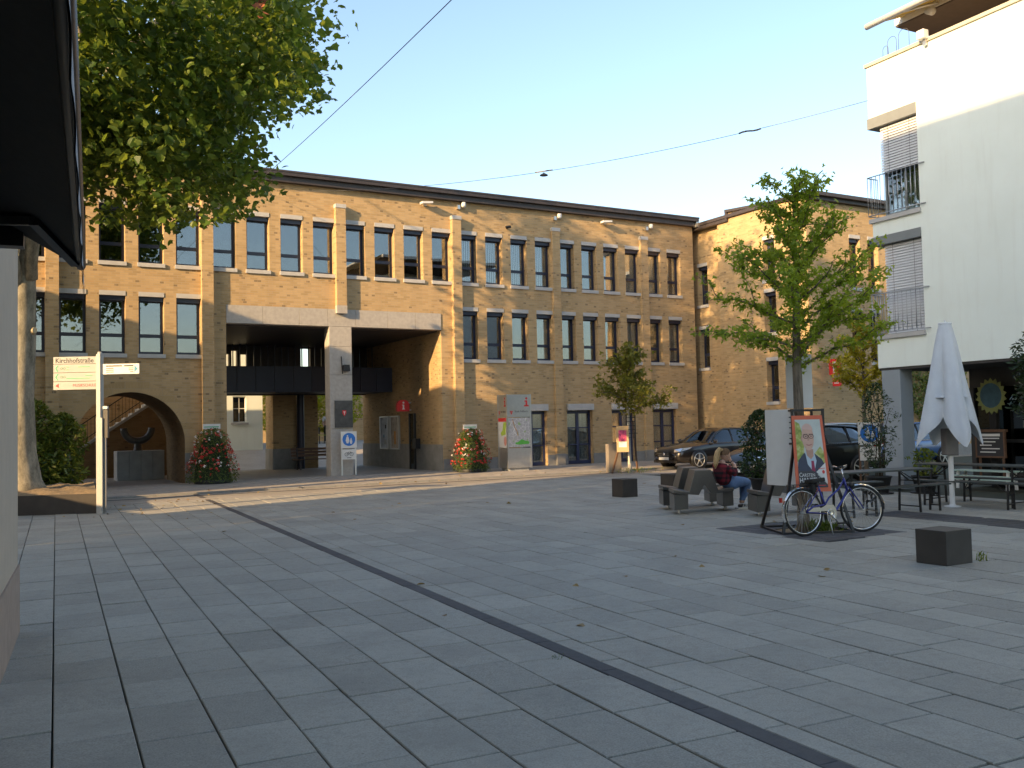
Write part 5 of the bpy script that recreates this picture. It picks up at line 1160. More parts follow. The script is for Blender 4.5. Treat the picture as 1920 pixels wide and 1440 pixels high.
# ------------------------------------------------------------------ cars
def car(loc, rz, label, paint, L=4.55, W=1.80, H=1.44, mpv=False):
    t = thing('parked_car', label, 'car', loc, rz, 'cars parked in front of the brick wing'); w = W / 2
    X = lambda f_: f_ * L; hood = .72 if not mpv else .84; bz = .90 if not mpv else 1.0
    stn = [(0.0, .62, .34, .50, .56), (.012, .80, .26, .60, .66), (.05, .93, .21, .70, .735 if not mpv else .80), (.13, .985, .20, .80, hood + .09), (.22, 1, .20, .86, hood + .16), (.30, 1, .20, bz, bz + .02), (.45, 1, .20, bz + .01, bz + .03), (.62, 1, .20, bz + .02, bz + .04), (.78, .995, .21, bz + .04, bz + .06), (.90, .965, .25, bz + .05, bz + .08), (.97, .90, .32, bz + .02, bz + .05), (1.0, .78, .42, .80, .84)]
    b = MB(); rings = []
    for f_, wf, zb, zs, zt in stn:
        y = w * wf; rings.append([(X(f_), -y * .02, zb), (X(f_), -y * .82, zb), (X(f_), -y * .965, zb + .08), (X(f_), -y, zb + (zs - zb) * .55), (X(f_), -y * .975, zs - .05), (X(f_), -y * .93, zs + .0), (X(f_), -y * .70, zt - .005), (X(f_), -y * .25, zt + .015), (X(f_), 0, zt + .018)])
    n = len(rings[0]); vs = [p for r_ in rings for p in r_]; fs = [(i * n + j, (i + 1) * n + j, (i + 1) * n + j + 1, i * n + j + 1) for i in range(len(rings) - 1) for j in range(n - 1)]
    k0 = len(vs); vs2 = vs + [(p[0], -p[1], p[2]) for p in vs]; fs2 = fs + [(k0 + c, k0 + b_, k0 + a, k0 + d)[0:4] for a, b_, c, d in [(f_[1], f_[2], f_[3], f_[0]) for f_ in fs]]
    fs2 = fs + [tuple(k0 + q for q in f_[::-1]) for f_ in fs]
    e = (len(rings) - 1) * n; fs2 += [tuple(range(n - 1, -1, -1)) + tuple(k0 + q for q in range(n)), tuple(e + q for q in range(n)) + tuple(k0 + e + q for q in range(n - 1, -1, -1))]
    b.add(vs2, fs2, smooth=True); bo = b.build('body', paint, t); m2 = bo.modifiers.new('weld', 'WELD'); m2.merge_threshold = .004; s2 = bo.modifiers.new('sub', 'SUBSURF'); s2.levels = 2; s2.render_levels = 2
    # cabin
    zr = H; gl = [(.265 if mpv else .30, .90, bz - .02, .0), (.37 if mpv else .42, .845, zr - .13, .9), (.45 if mpv else .49, .80, zr - .02, 1), (.62, .80, zr, 1), (.80 if mpv else .74, .79, zr - .04, 1), (.93 if mpv else .86, .80, zr - (.12 if mpv else .16), 1), (.985 if mpv else .955, .86, bz + .02, 0)]
    def ring(f_, wt, z, k_):
        zb = bz - .02; yb = w * .93; yt = w * wt * .80 if k_ else w * .86
        return [(X(f_), -yb, zb), (X(f_), -(yb * .45 + yt * .55) if k_ else -yb, zb + (z - zb) * .55 if k_ else zb + .004), (X(f_), -yt, z - .05 if k_ else zb + .008), (X(f_), -yt * .86, z - .01 if k_ else zb + .012), (X(f_), -yt * .4, z if k_ else zb + .014), (X(f_), 0, z + .008 if k_ else zb + .015)]
    rs = [ring(*q) for q in gl]; n = 6; g_ = MB(); ro = MB()
    for sgn in (1, -1):
        for i in range(len(rs) - 1):
            for j in range(n - 1):
                q = [rs[i][j], rs[i + 1][j], rs[i + 1][j + 1], rs[i][j + 1]]; q = [(p[0], p[1] * sgn, p[2]) for p in q]
                if sgn < 0: q = q[::-1]
                is_roof = (j >= 2 and 1 <= i <= 4) or (j == 1 and 2 <= i <= 3 and False)
                (ro if is_roof else g_).add(q, [(0, 1, 2, 3)], smooth=True)
    gO = g_.build('glasshouse', M['glass_dark'], t); rO = ro.build('roof', paint, t)
    for o_ in (gO, rO): mw = o_.modifiers.new('weld', 'WELD'); mw.merge_threshold = .002
    MB().box(X(.30), -w * .80, bz - .3, X(.90), w * .80, bz - .05).box(X(.42), -w * .6, bz - .05, X(.47), w * .6, bz + .24).box(X(.64), -w * .6, bz - .05, X(.69), w * .6, bz + .24).build('seats', M['black'], t)
    for s_ in (-1, 1):
        p = MB(); P_ = lambda i, j: Vector((rs[i][j][0], rs[i][j][1] * -s_ * -1 * (1 if s_ < 0 else -1), rs[i][j][2]))
        P_ = lambda i, j: Vector((rs[i][j][0], rs[i][j][1] * (1 if s_ < 0 else -1), rs[i][j][2])) + Vector((0, .006 * s_, .004))
        p.tube([P_(0, 0), P_(1, 2), P_(2, 2), P_(3, 2), P_(4, 2), P_(5, 2), P_(6, 0)], .035, 6); p.build('pillar_line', paint, t)
        for f_ in (.545, .715 if not mpv else .74):
            a = Vector((X(f_), s_ * w * .935, bz - .02)); c = Vector((X(f_ + .01), s_ * w * .66, zr - .06)); MB().bar(a, c, .05, .03).build('door_pillar', M['black'], t)
        MB().box(X(.30), s_ * w * .955 - .012, bz - .012, X(.86), s_ * w * .955 + .012, bz + .008).build('belt_trim', M['chrome'], t)
        MB().lathe([(0, -.07), (.06, -.06), (.075, 0), (.055, .06), (0, .07)], 12, M=Matrix.Translation((X(.335), s_ * (w + .07), bz + .06)) @ Matrix.Rotation(pi / 2, 4, 'X')).build('mirror', paint, t)
        hl = MB(); hl.add([(X(.015), s_ * w * .52, .60), (X(.028), s_ * w * .80, .62), (X(.10), s_ * w * .975, .72), (X(.125), s_ * w * .955, .775), (X(.055), s_ * w * .82, .75), (X(.022), s_ * w * .52, .70)], [(0, 1, 2, 3, 4, 5)]); hl.v = [(x - .030, y * 1.015, z) for x, y, z in hl.v]; hl.build('headlight', M['chrome'], t)
        tl = MB(); tl.box(X(.955), s_ * w * .88 - .06, bz - .18, X(.995), s_ * w * .88 + .045, bz + .04); tl.build('tail_light', M['tail'], t, bevel=.02)
        MB().box(X(.50), s_ * w * .992 - .006, .72, X(.54), s_ * w * .992 + .018, .75).build('door_handle', paint, t); MB().box(X(.66), s_ * w * .992 - .006, .73, X(.70), s_ * w * .992 + .018, .76).build('door_handle', paint, t)
        for f_ in (.185, .80):
            r_ = .325; Mw_ = Matrix.Translation((X(f_), s_ * (w - .125), r_)) @ Matrix.Rotation(pi / 2 * s_ * -1, 4, 'X')
            MB().lathe([(0, .118), (.36, .118), (.36, .06), (0, .06)], 24, M=Mw_).build('wheel_arch', M['black'], t)
            wo_ = MB().lathe([(.20, -.10), (.30, -.10), (r_, -.06), (r_, .085), (.30, .120), (.24, .120)], 28, M=Mw_).build('wheel', M['rubber'], t)
            MB().lathe([(.245, .116), (.235, .130), (.222, .125), (.215, .09), (.20, .05), (0, .05)], 28, M=Mw_).build('rim', M['alu'], wo_)
            sp = MB()
            for k_ in range(5):
                a = 2 * pi * k_ / 5 + .3; sp.bar(Mw_ @ Vector((.03 * cos(a), .03 * sin(a), .105)), Mw_ @ Vector((.225 * cos(a), .225 * sin(a), .118)), .062, .03)
            sp.lathe([(0, .125), (.05, .125), (.05, .06)], 12, M=Mw_); sp.build('spokes', M['alu'], wo_)
    MB().box(-.035, -.32, .44, X(.02), .32, .60).build('grille', M['black'], t)
    for z in (.48, .54): MB().box(-.045, -.30, z, -.036, .30, z + .014).build('grille_bar', M['chrome'], t)
    MB().lathe([(0, .02), (.05, .02), (.055, 0)], 16, M=Matrix.Translation((-.03, 0, .535)) @ Matrix.Rotation(-pi / 2, 4, 'Y')).build('emblem', M['chrome'], t)
    MB().box(-.045, -.26, .33, -.02, .26, .43).build('number_plate', M['white_board'], t); MB().box(X(1.0) - .01, -.26, .60, X(1.0) + .015, .26, .70).build('number_plate', M['white_board'], t)
    MB().box(.02, -w * .72, .22, .10, w * .72, .31).build('lower_intake', M['black'], t)
    return t
car((5.38, 33.46, 0), ROT, 'dark brown black saloon with spoked wheels nearest the hall windows', car_paint('brown_black_paint', (.012, .010, .010)))
car((5.80, 24.6, 0), ROT, 'black people carrier half hidden behind the potted bush and poster', car_paint('black_paint_car', (.006, .007, .009)), 4.60, 1.82, 1.52, True)
car((7.75, 28.5, 0), ROT, 'silver hatchback showing its rear beside the black people carrier', car_paint('silver_paint', (.42, .44, .47)), 4.3, 1.8, 1.55, True)
car((10.9, 30.3, 0), ROT, 'blue car glimpsed between the grey column and the closed parasol', car_paint('blue_car_paint', (.03, .10, .28)), 4.3, 1.78, 1.5, False)

# ------------------------------------------------------------------ by the small tree at the facade
t = thing('stone_stele', 'grey brown stone stele beside the small tree with the pink poster', 'stele', (3.20, 31.6, 0), ROT - R(4))
MB().box(0, 0, 0, .50, .20, .98).build('slab', plain('taupe_stone', (.20, .175, .15), .7, var=.12), t, bevel=.01)
t = thing('tree_stakes', 'dark leaning stakes propping the small tree before the facade', 'tree stakes', (3.88, 31.43, 0), ROT)
for a, b2 in (((.55, .3, 0), (.22, .08, 1.75)), ((-.55, .25, 0), (-.20, .06, 1.35))): MB().bar(a, b2, .05).build('stake', M['wood'], t)
f = MB(); 
for x in (-.18, .18): f.bar((x, -.12, .4), (x, -.12, 1.95), .03)
for i in range(6): f.bar((-.18, -.12, 1.2 + i * .13), (.18, -.12, 1.2 + i * .13), .02)
f.build('rung_frame', M['black'], t)
t = thing('small_poster', 'small tan board with pink event print on the tree stakes', 'poster', (3.62, 31.05, .72), R(-8))
MB().box(-.20, 0, 0, .20, .02, .86).build('board', plain('tan_board', (.42, .30, .16), .7), t); MB().box(-.13, -.006, .36, .13, -.001, .72).build('print', plain('pink_event', (.50, .06, .16), .6, var=.6, scale=10), t); MB().box(-.13, -.006, .16, .13, -.001, .34).build('print', M['white_board'], t)

# ------------------------------------------------------------------ courtyard furniture and figure
for i, (u, v_) in enumerate(((3.5, 15.0), (4.8, 16.2), (3.9, 17.4))):
    z = .95
    t = thing('cafe_table', ('nearest', 'middle', 'farthest')[i] + ' dark round cafe table in the courtyard behind the passage', 'table', fp(u, v_, z), ROT, 'courtyard cafe tables')
    MB().lathe([(0, .73), (.38, .73), (.38, .70), (0, .70)], 18).build('top', M['black'], t); MB().lathe([(.24, 0), (.24, .02), (.03, .04), (.03, .70)], 12).build('stand', M['black'], t)
    for k_, dx in enumerate((-.65, .65)):
        c = thing('cafe_chair', ('left', 'right')[k_] + ' lime seated chair at the ' + ('nearest', 'middle', 'farthest')[i] + ' courtyard cafe table', 'chair', fp(u + dx, v_, z), ROT + (0 if k_ else pi), 'courtyard cafe chairs')
        MB().box(-.21, -.21, .43, .21, .21, .46).build('seat', plain('lime_seat_%d%d' % (i, k_), (.28, .40, .05)), c); MB().box(.17, -.2, .50, .20, .2, .86).build('backrest', M['black'], c)
        for x, y in ((-.18, -.18), (.18, -.18), (-.18, .18), (.18, .18)): MB().bar((x, y, 0), (x, y, .43 if x < 0 else .80), .025).build('leg', M['black'], c)
t = thing('courtyard_parasol', 'slim closed white parasol standing in the courtyard', 'parasol', fp(4.35, 14.4, .95), ROT)
MB().lathe([(.03, 0), (.03, 1.1)], 8).build('pole', M['white_board'], t); MB().lathe([(.05, 2.6), (.11, 1.9), (.16, 1.2), (.12, 1.05), (.03, 1.05)], 14).build('canvas', M['white_board'], t)
t = thing('person', 'distant person in white shirt and dark trousers standing in the courtyard', 'person', fp(5.6, 18.5, .95), ROT)
fb = skin_mesh('body', [(0, 0, .95, .13), (0, 0, 1.2, .14), (0, 0, 1.42, .13), (0, 0, 1.52, .055), (0, 0, 1.66, .095), (.18, 0, 1.40, .06), (.24, .02, 1.12, .05), (.22, -.06, .88, .04), (-.18, 0, 1.40, .06), (-.24, .02, 1.12, .05), (-.22, -.06, .88, .04), (.09, 0, .88, .09), (.10, 0, .48, .07), (.10, 0, .08, .05), (-.09, 0, .88, .09), (-.11, .03, .48, .07), (-.12, .05, .08, .05)], [(0, 1), (1, 2), (2, 3), (3, 4), (2, 5), (5, 6), (6, 7), (2, 8), (8, 9), (9, 10), (0, 11), (11, 12), (12, 13), (0, 14), (14, 15), (15, 16)], M['skin'], t)
skin_mesh('shirt', [(0, 0, .98, .155), (0, 0, 1.2, .16), (0, 0, 1.42, .15), (.19, 0, 1.40, .075), (.245, .02, 1.15, .065), (-.19, 0, 1.40, .075), (-.245, .02, 1.15, .065)], [(0, 1), (1, 2), (2, 3), (3, 4), (2, 5), (5, 6)], M['white_board'], fb)
skin_mesh('trousers', [(0, 0, .92, .15), (.09, 0, .86, .105), (.10, 0, .48, .085), (.10, 0, .06, .07), (-.09, 0, .86, .105), (-.11, .03, .48, .085), (-.12, .05, .06, .07)], [(0, 1), (1, 2), (2, 3), (0, 4), (4, 5), (5, 6)], M['ink'], fb)

# ================================================================== VEGETATION
L_PLANE = leaf_mat('plane_leaves', (.026, .058, .012), (.072, .135, .022), (.22, .27, .038), .45, .42)
L_GINK = leaf_mat('ginkgo_leaves', (.14, .22, .022), (.25, .345, .035), (.40, .47, .055), .50)
L_YEL = leaf_mat('yellowing_leaves', (.17, .19, .018), (.36, .33, .028), (.60, .47, .04), .45)
L_LIME = leaf_mat('lime_leaves', (.10, .13, .012), (.26, .29, .025), (.50, .46, .04), .45)
L_OLIVE = leaf_mat('olive_leaves', (.080, .100, .018), (.155, .170, .028), (.29, .26, .04), .40)
L_DARK = leaf_mat('evergreen_leaves', (.010, .026, .008), (.022, .048, .014), (.050, .085, .022), .20, .35)
L_LAUREL = leaf_mat('laurel_leaves', (.050, .095, .018), (.120, .170, .028), (.28, .29, .05), .35, .35)  # leaf tones lightened to stand in for sun on the laurel bushes
L_IVY = leaf_mat('ivy_leaves', (.035, .07, .010), (.075, .125, .016), (.17, .20, .03), .30, .4)
L_FLOW = leaf_mat('bedding_leaves', (.030, .065, .012), (.065, .115, .018), (.15, .18, .03), .3)
BARK_P = bark_mat('plane_bark', (.12, .11, .085), (.34, .31, .24), (3, 3, 1.2)); BARK_G = bark_mat('ginkgo_bark', (.07, .058, .045), (.24, .20, .15), (14, 14, 1.5)); BARK_D = bark_mat('dark_bark', (.03, .025, .02), (.09, .075, .055))
SH_PLANE = np.array([(0, 0), (.26, .04), (.46, .04), (.45, .30), (.56, .55), (.32, .62), (.20, .80), (.02, 1.0), (-.18, .78), (-.30, .64), (-.52, .60), (-.44, .30), (-.48, .08), (-.24, .06)]) - np.array([0, .4])
SH_GINK = np.array([(0, -.55), (.12, -.1), (.55, .25), (.30, .48), (.03, .30), (-.03, .30), (-.30, .48), (-.55, .25), (-.12, -.1)])
SH_OVAL = np.array([(0, -.5), (.24, -.15), (.22, .15), (0, .5), (-.22, .15), (-.24, -.15)])
SH_LONG = np.array([(0, -.5), (.13, -.15), (.12, .15), (0, .5), (-.12, .15), (-.13, -.15)])
def leaves(name, pts, size, shape, mat, parent, seed, droop=.5, up=.6, var=.35, out=None):
    r_ = np.random.RandomState(seed); n = len(pts); pts = np.asarray(pts, float)
    nrm = r_.normal(size=(n, 3)); nrm[:, 2] = np.abs(nrm[:, 2]) * .8 + up
    if out is not None: nrm += out
    nrm /= np.linalg.norm(nrm, axis=1, keepdims=True)
    d = r_.normal(size=(n, 3)); d[:, 2] -= droop * 1.6; d -= nrm * (d * nrm).sum(1, keepdims=True); d /= np.linalg.norm(d, axis=1, keepdims=True) + 1e-9
    e = np.cross(nrm, d); s = size * (1 + var * r_.uniform(-1, 1, n)); k_ = len(shape)
    bend = (shape[:, 0] ** 2)[None, :, None] * nrm[:, None, :] * (-.6 * s)[:, None, None]
    V = pts[:, None, :] + (shape[None, :, 0, None] * e[:, None, :] + shape[None, :, 1, None] * d[:, None, :]) * s[:, None, None] + bend
    return tag(npmesh(name, V.reshape(-1, 3), np.arange(n * k_).reshape(n, k_), mat, parent), kind='stuff')
def limb(mb, a, b, r0, r1, rg, wob=.06, n=6):
    a, b = Vector(a), Vector(b); L_ = (b - a).length; pts = []
    for i in range(n + 1):
        k_ = i / n; w = wob * L_ * sin(pi * k_); pts.append(a.lerp(b, k_) + Vector((rg.uniform(-w, w), rg.uniform(-w, w), rg.uniform(-w, w) + .08 * L_ * sin(pi * k_))))
    mb.tube(pts, [r0 + (r1 - r0) * i / n for i in range(n + 1)], 8); return pts

# ------------------------------------------------------------------ big plane tree at left
pt = thing('plane_tree', 'big plane tree with mottled trunk overhanging the upper left', 'tree', (-11.55, 22.0, .38)); rg = random.Random(21)
tk = MB(); tk.tube([(.10, 0, -.1), (.05, 0, .25), (0, 0, .9), (-.03, 0, 2.2), (.02, 0, 3.6), (.10, -.1, 5.0), (.35, -.2, 6.6)], [.52, .40, .33, .30, .30, .27, .24], 16); tr_o = tk.build('trunk', BARK_P, pt)
MB().tube([(.24, -.05, 3.75), (.34, -.08, 3.80), (.37, -.09, 3.80)], [.10, .075, .07], 10).build('cut_stub', plain('pale_wood', (.50, .40, .24)), tr_o)
cc_ = np.array([2.05, -1.0, 12.2]); rad = np.array([5.7, 5.4, 6.2]); br_ = MB(); tips = []
for i in range(9):
    a = 2 * pi * i / 9 + rg.uniform(-.3, .3); el = rg.uniform(.15, 1.2); e = cc_ + rad * np.array([cos(a) * cos(el), sin(a) * cos(el), sin(el) - .35]) * .8
    s0 = (rg.uniform(.0, .3), -.15, rg.uniform(4.6, 6.6)); p_ = limb(br_, s0, e, .17, .03, rg, .05, 8); 
    for k_ in range(3, 9):
        for _ in range(2):
            e2 = p_[k_] + Vector((rg.gauss(0, 1.3), rg.gauss(0, 1.3), rg.gauss(0, 1.0))); limb(br_, p_[k_], e2, .035, .008, rg, .06, 4); tips.append(np.array(e2))
br_.build('branches', BARK_P, pt)
nr = np.random.RandomState(3); cl = []
SIL = [(0, 690), (100, 640), (200, 610), (280, 570), (330, 540), (380, 505), (415, 440), (430, 330), (440, 60)]      # outline of the crown on its right and lower side
def sil_ok(p, jit, thin=0.0):
    w_ = Vector((p[0] - 11.55, p[1] + 22.0, p[2] + .38 - 1.7)); dx, dz, dy = w_.dot(_rx), w_.dot(_up), w_.dot(_f)
    x_, y_ = 960 + 1755 * dx / dy, 720 - 1755 * dz / dy
    if y_ < -70 and nr.uniform() < thin: return False
    if y_ < 0: return x_ < 720 + jit * 2 - y_ * .02
    if 285 + jit < x_ < 335 and y_ < 478 + jit: return True
    if y_ > 402 + 1.6 * jit or y_ >= 440: return False
    for (ya, xa), (yb, xb) in zip(SIL[:-1], SIL[1:]):
        if ya <= y_ <= yb: return x_ < xa + (xb - xa) * (y_ - ya) / (yb - ya) + jit
    return False
while len(cl) < 860:
    v = nr.normal(size=3); v /= np.linalg.norm(v); r__ = nr.uniform(.30, 1.0) ** .45; p = cc_ + rad * v * r__ * (1 + .13 * np.sin(v[0] * 5 + 1) * np.sin(v[1] * 4) + .10 * np.sin(v[2] * 9 + v[0] * 6))
    if p[2] < 5.2 or not sil_ok(p, nr.normal() * 14 - 22, .72): continue
    wx, wy = p[0] - 11.55, p[1] + 22.0
    if .743 * wx - .669 * wy < -24.3 + nr.uniform(-.5, .3): continue
    cl.append(p)
for px_, pz in ((3.9, 6.15), (4.05, 5.85), (4.0, 5.55), (2.2, 6.2), (2.9, 6.3), (4.9, 6.2), (5.2, 5.95), (5.7, 6.4), (1.2, 6.0), (.6, 5.9), (-.2, 5.8), (-.6, 6.2), (1.6, 6.3), (3.4, 6.3)):
    for yy_ in (-2.2, -1.0, .4): cl.append(np.array([px_ + nr.normal() * .25, yy_ + nr.normal() * .4, pz + nr.normal() * .12]))
cl = [p for i_, p in enumerate(cl) if i_ < 860 or nr.uniform() < .30]
cl = np.array(cl); cnt = nr.randint(36, 66, len(cl)); P_ = np.repeat(cl, cnt, axis=0) + nr.normal(size=(cnt.sum(), 3)) * np.array([.38, .38, .26])
P_ = np.array([p for p in P_ if sil_ok(p, 8 + 14 * nr.uniform())])
leaves('crown', P_, .150, SH_PLANE, L_PLANE, pt, 5, droop=.55, up=.35, var=.5)
dd = nr.normal(size=(60, 3)) * np.array([.10, .10, .28]) + np.array([11.55 - 4.78, -4.0, 10.15]); leaves('dead_leaves', dd, .2, SH_OVAL, plain('dry_leaf', (.22, .07, .03), .8, var=.4), pt, 6, up=.1)

PALE = plain('pale_trunk', (.42, .39, .33), .85, var=.25, scale=10, bump=.3)
# ------------------------------------------------------------------ ginkgo in the guard
def ginkgo(name, label, loc, h0, H, spread, n, nl, size, mats, seed, r0=.075, jag=1.0, bark=None):
    t = thing(name, label, 'tree', loc); rg = random.Random(seed); tk = MB(); tk.tube([(0, 0, -.05), (.0, 0, .3), (-.015, .0, h0), (.02, 0, (h0 + H) / 2), (.03, 0, H - .3)], [r0 * 1.5, r0 * 1.15, r0 * .95, r0 * .5, .012], 12); tk.build('trunk', bark or BARK_G, t); bb = MB(); pts = []
    for i in range(n):
        k_ = (i + .5) / n; z = h0 + (H - h0 - .45) * k_ ** 1.15; a = i * 2.4 + rg.uniform(-.4, .4); ln = spread * (1 - .70 * k_ ** 1.3) * rg.uniform(.75, 1.15); el = R(rg.uniform(8, 36) + 24 * k_)
        s_ = Vector((0.01, 0, z)); e = s_ + Vector((cos(a) * cos(el), sin(a) * cos(el), sin(el))) * ln; p_ = limb(bb, s_, e, .022 * (1 - .5 * k_), .005, rg, .035, 7)
        segs = [(p_, 1.0)]
        for _ in range(3):
            q0 = p_[rg.randint(2, 6)]; d_ = (e - s_).normalized(); e2 = q0 + (d_ + Vector((rg.gauss(0, .5), rg.gauss(0, .5), rg.gauss(.15, .35)))).normalized() * ln * rg.uniform(.25, .5); segs.append((limb(bb, q0, e2, .009, .003, rg, .05, 5), .7))
        for pl_, w in segs:
            for j in range(len(pl_) - 1):
                m = int((pl_[j + 1] - pl_[j]).length * nl * w)
                for _ in range(m):
                    q = pl_[j].lerp(pl_[j + 1], rg.random()); pts.append((q.x + rg.gauss(0, .055 * jag), q.y + rg.gauss(0, .055 * jag), q.z + rg.gauss(.01, .05 * jag)))
    for j in range(int(nl * .5)):
        z = H - .55 * rg.random() ** .7; pts.append((rg.gauss(.03, .07), rg.gauss(0, .07), z))
    bb.build('branches', BARK_G, t); leaves('crown', pts, size, SH_GINK, mats, t, seed, droop=.3, up=.5); return t
ginkgo('ginkgo_tree', 'slender young ginkgo with ascending leafy branches above the poster frame', (4.38, 14.30, 0), 2.45, 5.62, 1.62, 32, 118, .078, L_GINK, 31)
ginkgo('young_ginkgo', 'small yellowing ginkgo beside the grey column, top catching sun', (9.28, 24.7, 0), 2.1, 4.45, 1.35, 15, 100, .105, L_YEL, 33, .05, 1.3)

# ------------------------------------------------------------------ shrubs
def blob_pts(seed, n, r_, z0, z1, cone=.0, lump=.25):
    q = np.random.RandomState(seed); out = []; H = z1 - z0
    ph = q.uniform(0, 6, 6)
    while len(out) < n:
        k_ = q.uniform(0, 1); a = q.uniform(0, 2 * pi); w = (1 - cone * k_) * min(1, (k_ / .18) ** .5 if k_ < .18 else 1) * min(1, ((1 - k_) / .25) ** .5 if k_ > .75 else 1)
        w *= 1 + lump * np.sin(3 * a + ph[0] + 4 * k_) * np.sin(7 * k_ + ph[1]) + lump * .5 * np.sin(5 * a + ph[2] - 9 * k_); rr_ = q.uniform(.25, 1) ** .4 * w
        out.append((r_[0] * rr_ * cos(a), r_[1] * rr_ * sin(a), z0 + H * k_))
    return np.array(out)
def shrub(name, label, cat, loc, r_, z0, z1, n, size, shape, mat, seed, cone=0, lump=.25, pot=None, stem=.02, up=.5, group=None, nst=5, sz=0.0):
    t = thing(name, label, cat, loc, 0, group); P = blob_pts(seed, n, r_, z0, z1, cone, lump); leaves('foliage', P, size, shape, mat, t, seed, droop=.1, up=up)
    rg = random.Random(seed); s_ = MB()
    for i in range(nst): limb(s_, (rg.gauss(0, .04), rg.gauss(0, .04), sz if not pot else pot[1] * .9), (rg.gauss(0, r_[0] * .4), rg.gauss(0, r_[1] * .4), z0 + (z1 - z0) * rg.uniform(.6, .95)), stem, .005, rg, .05, 6)
    s_.build('stems', BARK_D, t)
    if pot: MB().lathe([(pot[0] * .72, 0), (pot[0], pot[1]), (pot[0] * 1.08, pot[1]), (pot[0] * 1.08, pot[1] + .03), (pot[0] * .9, pot[1] + .03), (pot[0] * .88, pot[1] - .03), (0, pot[1] - .03)], 20).build('pot', M['terracotta'], t); MB().lathe([(0, .0), (pot[0] * 1.15, .0), (pot[0] * 1.2, .03), (pot[0] * 1.1, .03), (pot[0] * .9, .012)], 20).build('saucer', M['terracotta'], t)
    return t
b0 = fp(-9.75, -1.0); b1 = fp(-8.95, -.85)
shrub('laurel_bush', 'taller laurel bush next to the trunk left of the archway', 'bush', b0, (.75, .6), .05, 2.75, 2600, .20, SH_LONG, L_LAUREL, 41, .15, .45)
shrub('laurel_bush', 'sunlit laurel bush at the left side of the archway', 'bush', b1, (.62, .55), .05, 2.35, 2300, .20, SH_LONG, L_LAUREL, 42, .15, .45)
ginkgo('small_street_tree', 'small olive green tree on a pale trunk in front of the facade', (3.88, 31.43, 0), 1.95, 4.45, 1.45, 17, 78, .135, L_OLIVE, 43, .055, 1.9, PALE)
shrub('potted_bush', 'tall dark evergreen bush in a black pot behind the benches', 'potted plant', (5.62, 21.4, 0), (.46, .42), .32, 1.92, 3200, .075, SH_OVAL, L_DARK, 44, .25, .3, (.24, .34))
shrub('potted_climber', 'upright leafy plant in a black pot against the grey column', 'potted plant', (8.05, 20.75, 0), (.34, .3), .55, 2.45, 1500, .085, SH_LONG, L_DARK, 45, .1, .5, (.26, .36), .014, nst=9)
shrub('potted_herb', 'low leafy plant in a black tub between column and parasol', 'potted plant', (9.0, 20.6, 0), (.25, .22), .38, .98, 420, .09, SH_OVAL, L_LAUREL, 46, .0, .5, (.26, .36), .008)
shrub('potted_evergreen', 'dark clipped evergreen in a black pot at the right edge', 'potted plant', (8.12, 14.0, 0), (.56, .52), 1.45, 3.10, 4200, .10, SH_LONG, L_DARK, 47, .15, .25, (.28, .42), .03)
iv = thing('ivy', 'dense green ivy climbing the brick wing right of the grey column', 'climbing plant', fp(16.6 + 4.4, -6.42, 0), ROT)
q = np.random.RandomState(9); P = np.stack([q.uniform(0, 4.6, 3400), -.05 - q.uniform(0, .22, 3400), 1.75 + 2.9 * q.uniform(0, 1, 3400) ** 1.1], 1); P[:, 2] += .35 * np.sin(P[:, 0] * 2.3); leaves('foliage', P, .13, SH_OVAL, L_IVY, iv, 9, up=.1, droop=.8, out=np.array([0, -.9, 0]))
MB().tube([(2.2, -.03, 0), (2.1, -.03, 1.5), (2.4, -.03, 3.2)], .03, 6).build('stems', BARK_D, iv)
# courtyard trees
for i, (u, v_, h, rx_, lab) in enumerate(((3.9, 20.5, 4.2, 1.5, 'sunlit lime green tree seen left through the passage'), (6.9, 21.5, 5.0, 1.7, 'sunlit lime green tree seen right through the passage'), (3.2, 16.5, 2.4, .7, 'dark leafy tub shrub standing in the courtyard'))):
    z = .95; sh_ = shrub('courtyard_tree', lab, 'tree', fp(u, v_, z), (rx_, rx_), .5 if i < 2 else .3, h, 5000, .20, SH_OVAL, L_LIME if i < 2 else L_LAUREL, 50 + i, .1, .35, None, .03, nst=8)

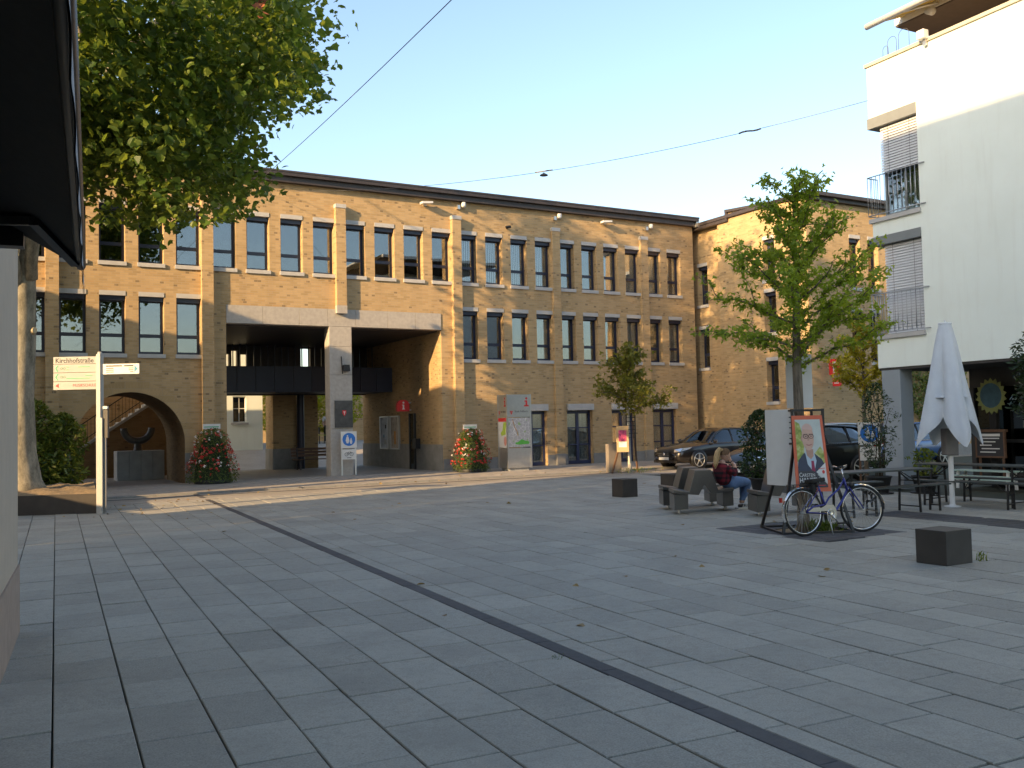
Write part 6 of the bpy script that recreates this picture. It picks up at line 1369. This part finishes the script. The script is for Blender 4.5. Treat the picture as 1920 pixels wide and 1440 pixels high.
# ------------------------------------------------------------------ flower pyramids
def petals(name, pts, nrm, size, mat, parent, seed):
    q = np.random.RandomState(seed); n = len(pts); out_p = []; out_n = []
    for p, d in zip(pts, nrm):
        for _ in range(6): out_p.append(p + q.normal(size=3) * size * .45); out_n.append(d)
    return leaves(name, np.array(out_p), size, SH_OVAL * np.array([1.6, 1.0]), mat, parent, seed, droop=0, up=.2, out=np.array(out_n) * 1.4)
F_RED = leaf_mat('red_petals', (.30, .010, .012), (.48, .018, .018), (.62, .05, .03), .25); F_WHITE = leaf_mat('white_petals', (.60, .55, .52), (.72, .68, .66), (.80, .78, .76), .25); F_PINK = leaf_mat('coral_petals', (.55, .08, .06), (.65, .14, .10), (.72, .24, .18), .25)
def pyramid(loc, label, rx_, h, seed, top):
    t = thing('flower_pyramid', label, 'flower display', loc, ROT, 'flower pyramids at the facade'); q = np.random.RandomState(seed)
    def surf(n, k0=0, k1=1, inset=0):
        k_ = q.uniform(k0, k1, n); a = q.uniform(0, 2 * pi, n); w = rx_ * (1 - .52 * k_ ** 1.3) * np.minimum(1, ((1.02 - k_) / .12) ** .5) * (1 + .10 * np.sin(4 * a + 9 * k_)) - inset * q.uniform(0, 1, n)
        return np.stack([w * np.cos(a), w * np.sin(a), .04 + h * k_], 1), np.stack([np.cos(a), np.sin(a), .5 * np.ones(n)], 1)
    P, d = surf(3600, inset=.22); leaves('foliage', P, .085, SH_LONG, L_FLOW, t, seed, droop=.1, up=.3, out=d * .6)
    for nm, n, k0, k1, mt in (('red_flowers', 130, .18, .75, F_RED), ('coral_flowers', 60, .35 if top else .2, 1.0, F_PINK), ('white_flowers', 50, .3, .95, F_WHITE), ('red_flowers', 40, .1, .95, F_RED)):
        P, d = surf(n, k0, k1); petals(nm, P + d * .02, d, .045, mt, t, seed + n)
    MB().lathe([(rx_ * .72, .1), (rx_ * .66, h * .3), (rx_ * .50, h * .65), (rx_ * .30, h * .86), (0, h * .92)], 14).build('core', plain('dark_moss_%d' % seed, (.02, .035, .01), .9), t)
    MB().lathe([(rx_ * .7, 0), (rx_ * .75, .12), (0, .13)], 18).build('trough', M['terracotta'], t)
    MB().box(-.30, -.02, h + .02, .25, .0, h + .18).build('name_plate', M['white_board'], t); MB().box(-.26, -.024, h + .07, .20, -.021, h + .10).build('small_print', M['green_ink'], t); MB().box(-.04, 0, h - .5, .0, .02, h + .04).build('plate_stake', M['alu'], t)
pyramid(fp(-4.62, -.95, .05), 'flower pyramid with dark red blooms left of the passage', .82, 1.72, 61, False)
pyramid(fp(4.28, -1.75, .05), 'sunlit flower pyramid with white and coral blooms right of the passage', .74, 1.52, 63, True)

# ------------------------------------------------------------------ weeds and fallen leaves
gr = np.random.RandomState(4)
def tuft(name, label, loc, n, r_, h, mat, seed):
    q = np.random.RandomState(seed); P = np.stack([q.normal(size=n) * r_, q.normal(size=n) * r_, q.uniform(0, h, n)], 1); t = leaves(name, P, h * .75, SH_LONG * np.array([.7, 1]), mat, None, seed, droop=-1.2, up=-.2); t.location = loc; return tag(t, label, 'weeds', kind='stuff')
tuft('grass_tuft', 'grass and weeds in the tree pit under the bicycle', (4.62, 14.22, 0), 260, .13, .13, L_IVY, 71)
tuft('weed', 'small leafy weed at the right side of the near steel cube', (5.42, 10.98, 0), 26, .03, .10, L_LAUREL, 72)
tuft('weed', 'weeds around the foot of the small street tree', (4.0, 31.2, .05), 160, .35, .12, L_LAUREL, 73)
tuft('weed', 'tiny weed in the slate band joint', (0.28, 6.85, 0), 30, .03, .03, L_IVY, 74)
P = []
for _ in range(34):
    x = gr.uniform(-9, 7); y = gr.uniform(6, 29); 
    if abs(x) < .55 * y: P.append((x, y, .012))
P += [(gr.uniform(-9.5, -7), gr.uniform(19, 24), .012) for _ in range(30)] + [tuple(fp(gr.uniform(-6, 10), gr.uniform(-7, -3), .062)) for _ in range(40)]
fl = leaves('fallen_leaves', np.array(P), .075, SH_PLANE, leaf_mat('fallen_leaf', (.12, .06, .02), (.28, .17, .05), (.42, .30, .10), .1), None, 77, droop=0, up=3.0); tag(fl, 'dry fallen leaves scattered over the paving', 'leaves', kind='stuff')
